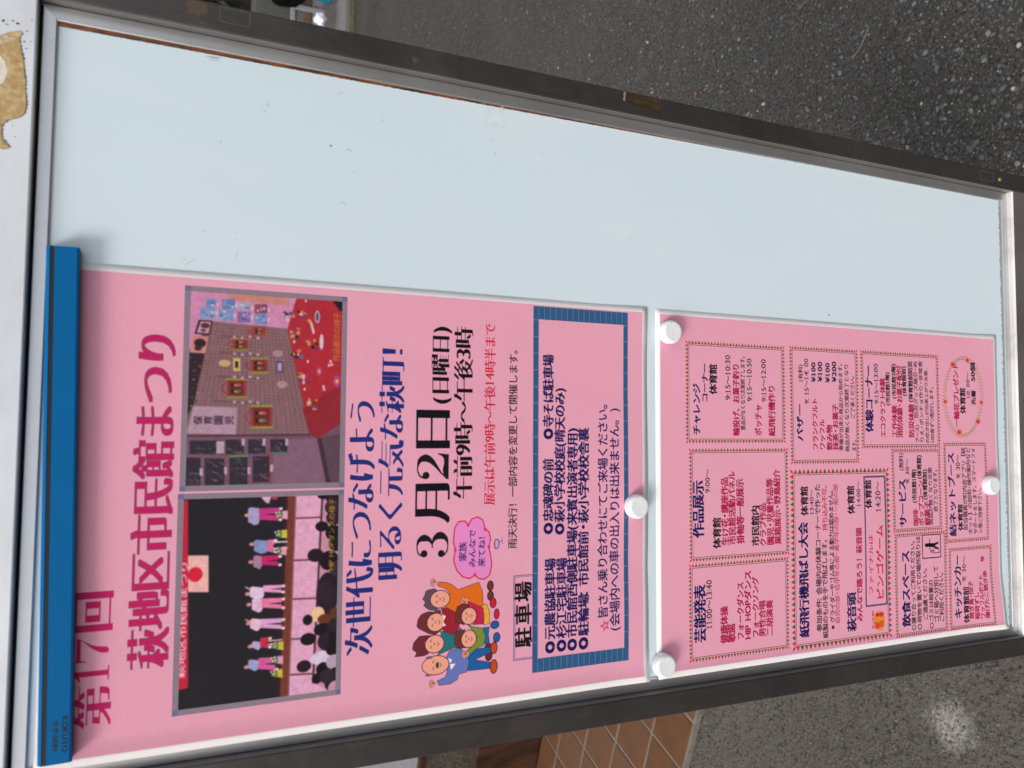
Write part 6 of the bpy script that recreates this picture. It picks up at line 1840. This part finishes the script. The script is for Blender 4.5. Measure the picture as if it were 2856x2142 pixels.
def bar_text(name,s,x0,x1,y0,y1,mat):
    adv=0;items=[]
    for ch in s:
        g,a=glyph_geo(GL,GB,ch); items.append((g,adv)); adv+=a
    cu=bpy.data.curves.new(name,'CURVE'); cu.dimensions='2D'; cu.fill_mode='BOTH'; cu.offset=0
    sx=(x1-x0)/adv; sy=(y1-y0)/.74
    for g,a in items:
        for q in g:
            sp=cu.splines.new('POLY'); sp.points.add(len(q)-1); sp.use_cyclic_u=True
            for p_,(X,Y) in zip(sp.points,q): p_.co=((X+a)*sx,-(Y-.16)*sy,0,1)
    o=bpy.data.objects.new(name,cu); COL.objects.link(o); dg=bpy.context.evaluated_depsgraph_get(); dg.update()
    me=o.evaluated_get(dg).to_mesh(); vs=[v.co.copy() for v in me.vertices]; fs=[tuple(p.vertices) for p in me.polygons]; o.evaluated_get(dg).to_mesh_clear()
    bpy.data.objects.remove(o); bpy.data.curves.remove(cu)
    base=list(vs);bf_=list(fs);vs=[];fs=[]
    for q_,(ox,oy) in enumerate(((0,0),(-.24,0),(.24,0),(0,-.17),(0,.17))):
        fs+=[tuple(i+len(vs) for i in p_) for p_ in bf_]; vs+=[Vector((v.x+ox,v.y+oy,-.004*q_)) for v in base]
    mesh(name,[BW(x1-v.x,y0+(y1-y0)+v.y*-1-(y1-y0),-10.64) for v in vs] if False else [BW(x1-v.x,y1+v.y,-10.64+v.z) for v in vs],fs,mat,bar)
bar_text('lettering','KOKUYO',6.2,26.4,12.1,15.2,M_INK); bar_text('lettering','マグ-203N',7.6,24.8,7.6,10.2,M_INK2)
# ------------------------------------------------------------------ terracotta paving to the left, beyond the sign
E0=Vector((-.537,1.182,0)); B_=Vector((-.9404,.3401,0)).normalized(); A_=Vector((-B_.y,B_.x,0)); A_=A_ if A_.y>0 else -A_
def terra():
    m,t,b=new_mat('terracotta',.8,0,.15); co=co_obj(t); oi=nd(t,'ObjectInfo')
    c=mixc(t,ramp(t,noise_n(t,co,14,5,.65),[(.3,0.),(.7,1.)]),(.085,.037,.015),(.125,.053,.021))
    c=mixc(t,mth(t,'MULTIPLY',oi.outputs['Random'],.6),c,(.115,.065,.038)); c=mixc(t,ramp(t,noise_n(t,co,70,5,.7),[(.6,0.),(.8,.5)]),c,(.10,.06,.035))
    t.links.new(c,b.inputs['Base Color']); bump(t,b,noise_n(t,co,120,4,.6),.3,.0008); return m
M_TERRA=terra(); M_GROUT,t_,b_=new_mat('grout',.9,0,.2); co_=co_obj(t_); t_.links.new(mixc(t_,ramp(t_,noise_n(t_,co_,40,5,.7),[(.35,0.),(.7,1.)]),(.13,.105,.085),(.20,.17,.145)),b_.inputs['Base Color'])
v,f=obox(E0,B_,A_,-.62,1.9,-.004,.708,.0045,.0205); pav=mesh('terracotta_paving',v,f,M_GROUT,None); tag(pav,kind='structure'); pav['org']=[0,0,0]
tile_me=None
for r_ in range(5):
    h_=.143 if r_<4 else .104
    for k_ in range(16):
        x_=-.566+.15*k_; y_=.0+.15*r_+(.0035)
        if tile_me is None or r_==4 and k_==0:
            v,f=obox((0,0),B_,A_,0,.143,0,h_,0,.009); tile_me=bpy.data.meshes.new('tile'); tile_me.from_pydata(v,[],f); tile_me.materials.append(M_TERRA)
        o=bpy.data.objects.new('tile',tile_me); COL.objects.link(o); o.parent=pav
        o.location=E0+B_*x_+A_*y_+Vector((0,0,.0135+random.uniform(0,.0012)))
        md=o.modifiers.new('bevel','BEVEL'); md.width=.0025; md.segments=1
# planter beyond the tiles
def wood():
    m,t,b=new_mat('rust_brown_wood',.75,0,.2); co=co_obj(t)
    c=mixc(t,ramp(t,noise_n(t,co,9,6,.7,(1,1,.35),1.),[(.36,0.),(.64,1.)]),(.008,.004,.002),(.065,.023,.009)); c=mixc(t,ramp(t,noise_n(t,co,4,3,.6),[(.55,0.),(.7,.8)]),c,(.085,.038,.02))
    t.links.new(c,b.inputs['Base Color']); bump(t,b,noise_n(t,co,30,4,.6,(1,1,.2)),.4,.003); return m
M_WOOD=wood(); M_SOIL=asphalt_mat('planter_soil',(.020,.013,.007),(.045,.03,.015),(.08,.05,.025))
PB=E0+A_*.735
pl=thing('planter_box',tuple(PB+B_*.7),'blurred rust brown wooden box standing beyond the terracotta tiles','planter')
for a0,a1,b0,b1,nm in ((-.45,2.0,0,.035,'front_board'),(-.45,2.0,.56,.595,'back_board'),(-.45,-.415,.035,.56,'end_board'),(1.965,2.0,.035,.56,'end_board')):
    v,f=obox(PB,B_,A_,a0,a1,b0,b1,.005,.255 if nm!='back_board' else .235); bevel(mesh(nm,v,f,M_WOOD,pl),.004)
v,f=obox(PB,B_,A_,-.415,1.965,.035,.56,.005,.205); mesh('soil',v,f,M_SOIL,pl)
for x_,ang in ((.02,.5),(.11,.42),(.30,.6)):
    p0=PB+B_*x_+A_*.08+Vector((0,0,.218)); p1=p0+B_*.5*math.cos(ang)+A_*.42*math.sin(ang)*2
    s_=Vector((0,0,1)); d_=(p1-p0).normalized(); n_=d_.cross(s_)*.011
    v=[p0-n_,p0+n_,p1+n_,p1-n_]; v=v+[q+Vector((0,0,.014)) for q in v]
    mesh('wooden_stake',v,[(0,3,2,1),(4,5,6,7),(0,1,5,4),(1,2,6,5),(2,3,7,6),(3,0,4,7)],new_mat('pale_stake',.7,0,.3,(.13,.105,.06))[0],pl)
M_PC=asphalt_mat('pale_concrete',(.22,.22,.215),(.27,.27,.265),(.18,.175,.165),None,.15)
v,f=obox(PB,B_,A_,-.5,3.5,.66,4.5,.0045,.06); tag(mesh('concrete_step',v,f,M_PC),kind='structure')
# ------------------------------------------------------------------ far side of the road: gutter, low wall, bags
M_MOSS,t_,b_=new_mat('mossy_joint',.9,0,.2); co_=co_obj(t_); t_.links.new(mixc(t_,ramp(t_,noise_n(t_,co_,18,5,.7),[(.4,0.),(.6,1.)]),(.05,.045,.028),(.10,.085,.05)),b_.inputs['Base Color'])
M_GUT=asphalt_mat('gutter_concrete',(.15,.15,.14),(.21,.21,.20),(.12,.12,.11),None,.15)
tag(mesh('mossy_joint',[(1.0,5.42,.004),(9,5.42,.004),(9,5.60,.004),(1.0,5.60,.004)],[(0,1,2,3)],M_MOSS),kind='structure')
v,f=box(1.0,9,5.60,6.02,.001,.03); tag(mesh('concrete_gutter',v,f,M_GUT),kind='structure')
wl=thing('boundary_wall',(4.4,6.2,0),'low grey wall of stacked courses across the asphalt, above the right post','wall')
M_W1=asphalt_mat('wall_pale',(.30,.30,.31),(.38,.38,.40),(.25,.24,.24),None,.1); M_W2,_t,_b=new_mat('brown_sleeper',.8,0,.3,(.12,.075,.04)); M_W3=asphalt_mat('wall_mauve',(.16,.145,.14),(.21,.20,.195),(.12,.11,.10),None,.1); M_W4=asphalt_mat('wall_dark',(.10,.10,.095),(.12,.12,.115),(.08,.08,.075),None,.1); M_W5=asphalt_mat('hedge_dark',(.012,.014,.010),(.03,.032,.022),(.05,.04,.02),None,.3)
for nm,y0,z0,z1,mt in (('footing',6.10,.0,.105,M_W3),('base_course',6.14,.106,.205,M_W1),('timber_band',6.13,.206,.25,M_W2),('middle_course',6.16,.251,.335,M_W3),('pale_band',6.15,.336,.375,M_W1),('top_course',6.18,.376,.66,M_W4)):
    v,f=box(1.0,9,y0,6.5,z0,z1); bevel(mesh(nm,v,f,mt,wl),.006)
for k_ in range(9):
    v,f=box(1.0+.9*k_,1.03+.9*k_,6.10,6.135,.106,.375); mesh('upright',v,f,M_W1,wl)
v,f=box(.5,12,6.7,7.3,0,1.9); 
def lump(name,c,r,mat,label,cat,seed,sub=3,amp=.25):
    bm=bmesh.new(); bmesh.ops.create_icosphere(bm,subdivisions=sub,radius=1)
    for q in bm.verts:
        n=noise.noise(q.co*1.7+Vector((seed,0,0)))*amp+noise.noise(q.co*4+Vector((0,seed,0)))*amp*.4; q.co*=1+n; q.co=Vector((q.co.x*r[0],q.co.y*r[1],q.co.z*r[2]))
    me=bpy.data.meshes.new(name); bm.to_mesh(me); bm.free(); me.materials.append(mat); o=bpy.data.objects.new(name,me); COL.objects.link(o); o.location=c
    return tag(o,label,cat)
hd=thing('hedge',(4.4,7.0,0),'dark hedge behind the low grey wall','hedge')
V=[];F=[];r_=np.random.default_rng(5)
for i in range(9000):
    c=np.array([r_.uniform(1.2,12),6.75+abs(r_.normal(0,.12)),r_.uniform(0.5,1.9)]); a=r_.normal(0,.035,3);b2=r_.normal(0,.035,3)
    k=len(V); V+= [tuple(c),tuple(c+a),tuple(c+a+b2),tuple(c+b2)]; F.append((k,k+1,k+2,k+3))
M_HL,t_,b_=new_mat('hedge_leaf',.6,0,.3); co_=co_obj(t_); t_.links.new(mixc(t_,noise_n(t_,co_,6,4,.6),(.012,.018,.010),(.05,.045,.03)),b_.inputs['Base Color'])
mesh('foliage',V,F,M_HL,hd)
v,f=box(1.0,12,6.8,7.4,0,1.85); mesh('hedge_core',v,f,M_W5,hd)  # dark filling behind the leaves
lump('black_bag',(3.729,5.9,0.461),(.14,.10,.17),new_mat('black_plastic',.8,0,.1,(.002,.002,.002))[0],'black bag in front of the low wall at the photo edge','bag',1)
leaf(1.113,1.192,0.0120,0,M_LEAF,'curled dark red leaf on the asphalt just above the brown tape')
leaf(1.062,0.966,0.0080,1,M_LEAF,'small reddish leaf scrap on the asphalt right of the brown tape')
TEAL=(3.758,5.95,0.151)
WHITE=(3.554,5.93,0.171)
M_TEAL,_t,_b=new_mat('teal_plastic',.4,0,.45,(.0,.16,.22)); M_WB=new_mat('white_plastic_bag',.4,0,.45,(.75,.75,.85))[0]
tb=thing('teal_bottle',TEAL,'small teal plastic bottle hanging against the low wall','bottle')
def tube(name,c,prof,mat,parent,seg=20):
    V=[];F=[];k=len(prof)
    for i in range(seg):
        a=2*math.pi*i/seg
        for r,z in prof: V.append((c[0]+r*math.cos(a),c[1]+r*math.sin(a),c[2]+z))
    for i in range(seg):
        j=(i+1)%seg
        for q in range(k-1): F.append((i*k+q,j*k+q,j*k+q+1,i*k+q+1))
    F.append(tuple(i*k for i in range(seg))[::-1]); F.append(tuple(i*k+k-1 for i in range(seg)))
    return mesh(name,V,F,mat,parent,True)
tube('bottle_body',TEAL,[(.035,-.075),(.04,-.06),(.04,.03),(.03,.055),(.016,.065),(.016,.075)],M_TEAL,tb)
tube('bottle_cap',TEAL,[(.019,.075),(.019,.098),(.012,.1)],M_WB,tb)
lump('white_bag',WHITE,(.05,.04,.045),M_WB,'small white plastic bag lying at the foot of the low wall','bag',4,3,.35)

for o in scene.objects:
    if 'org' in o: del o['org']
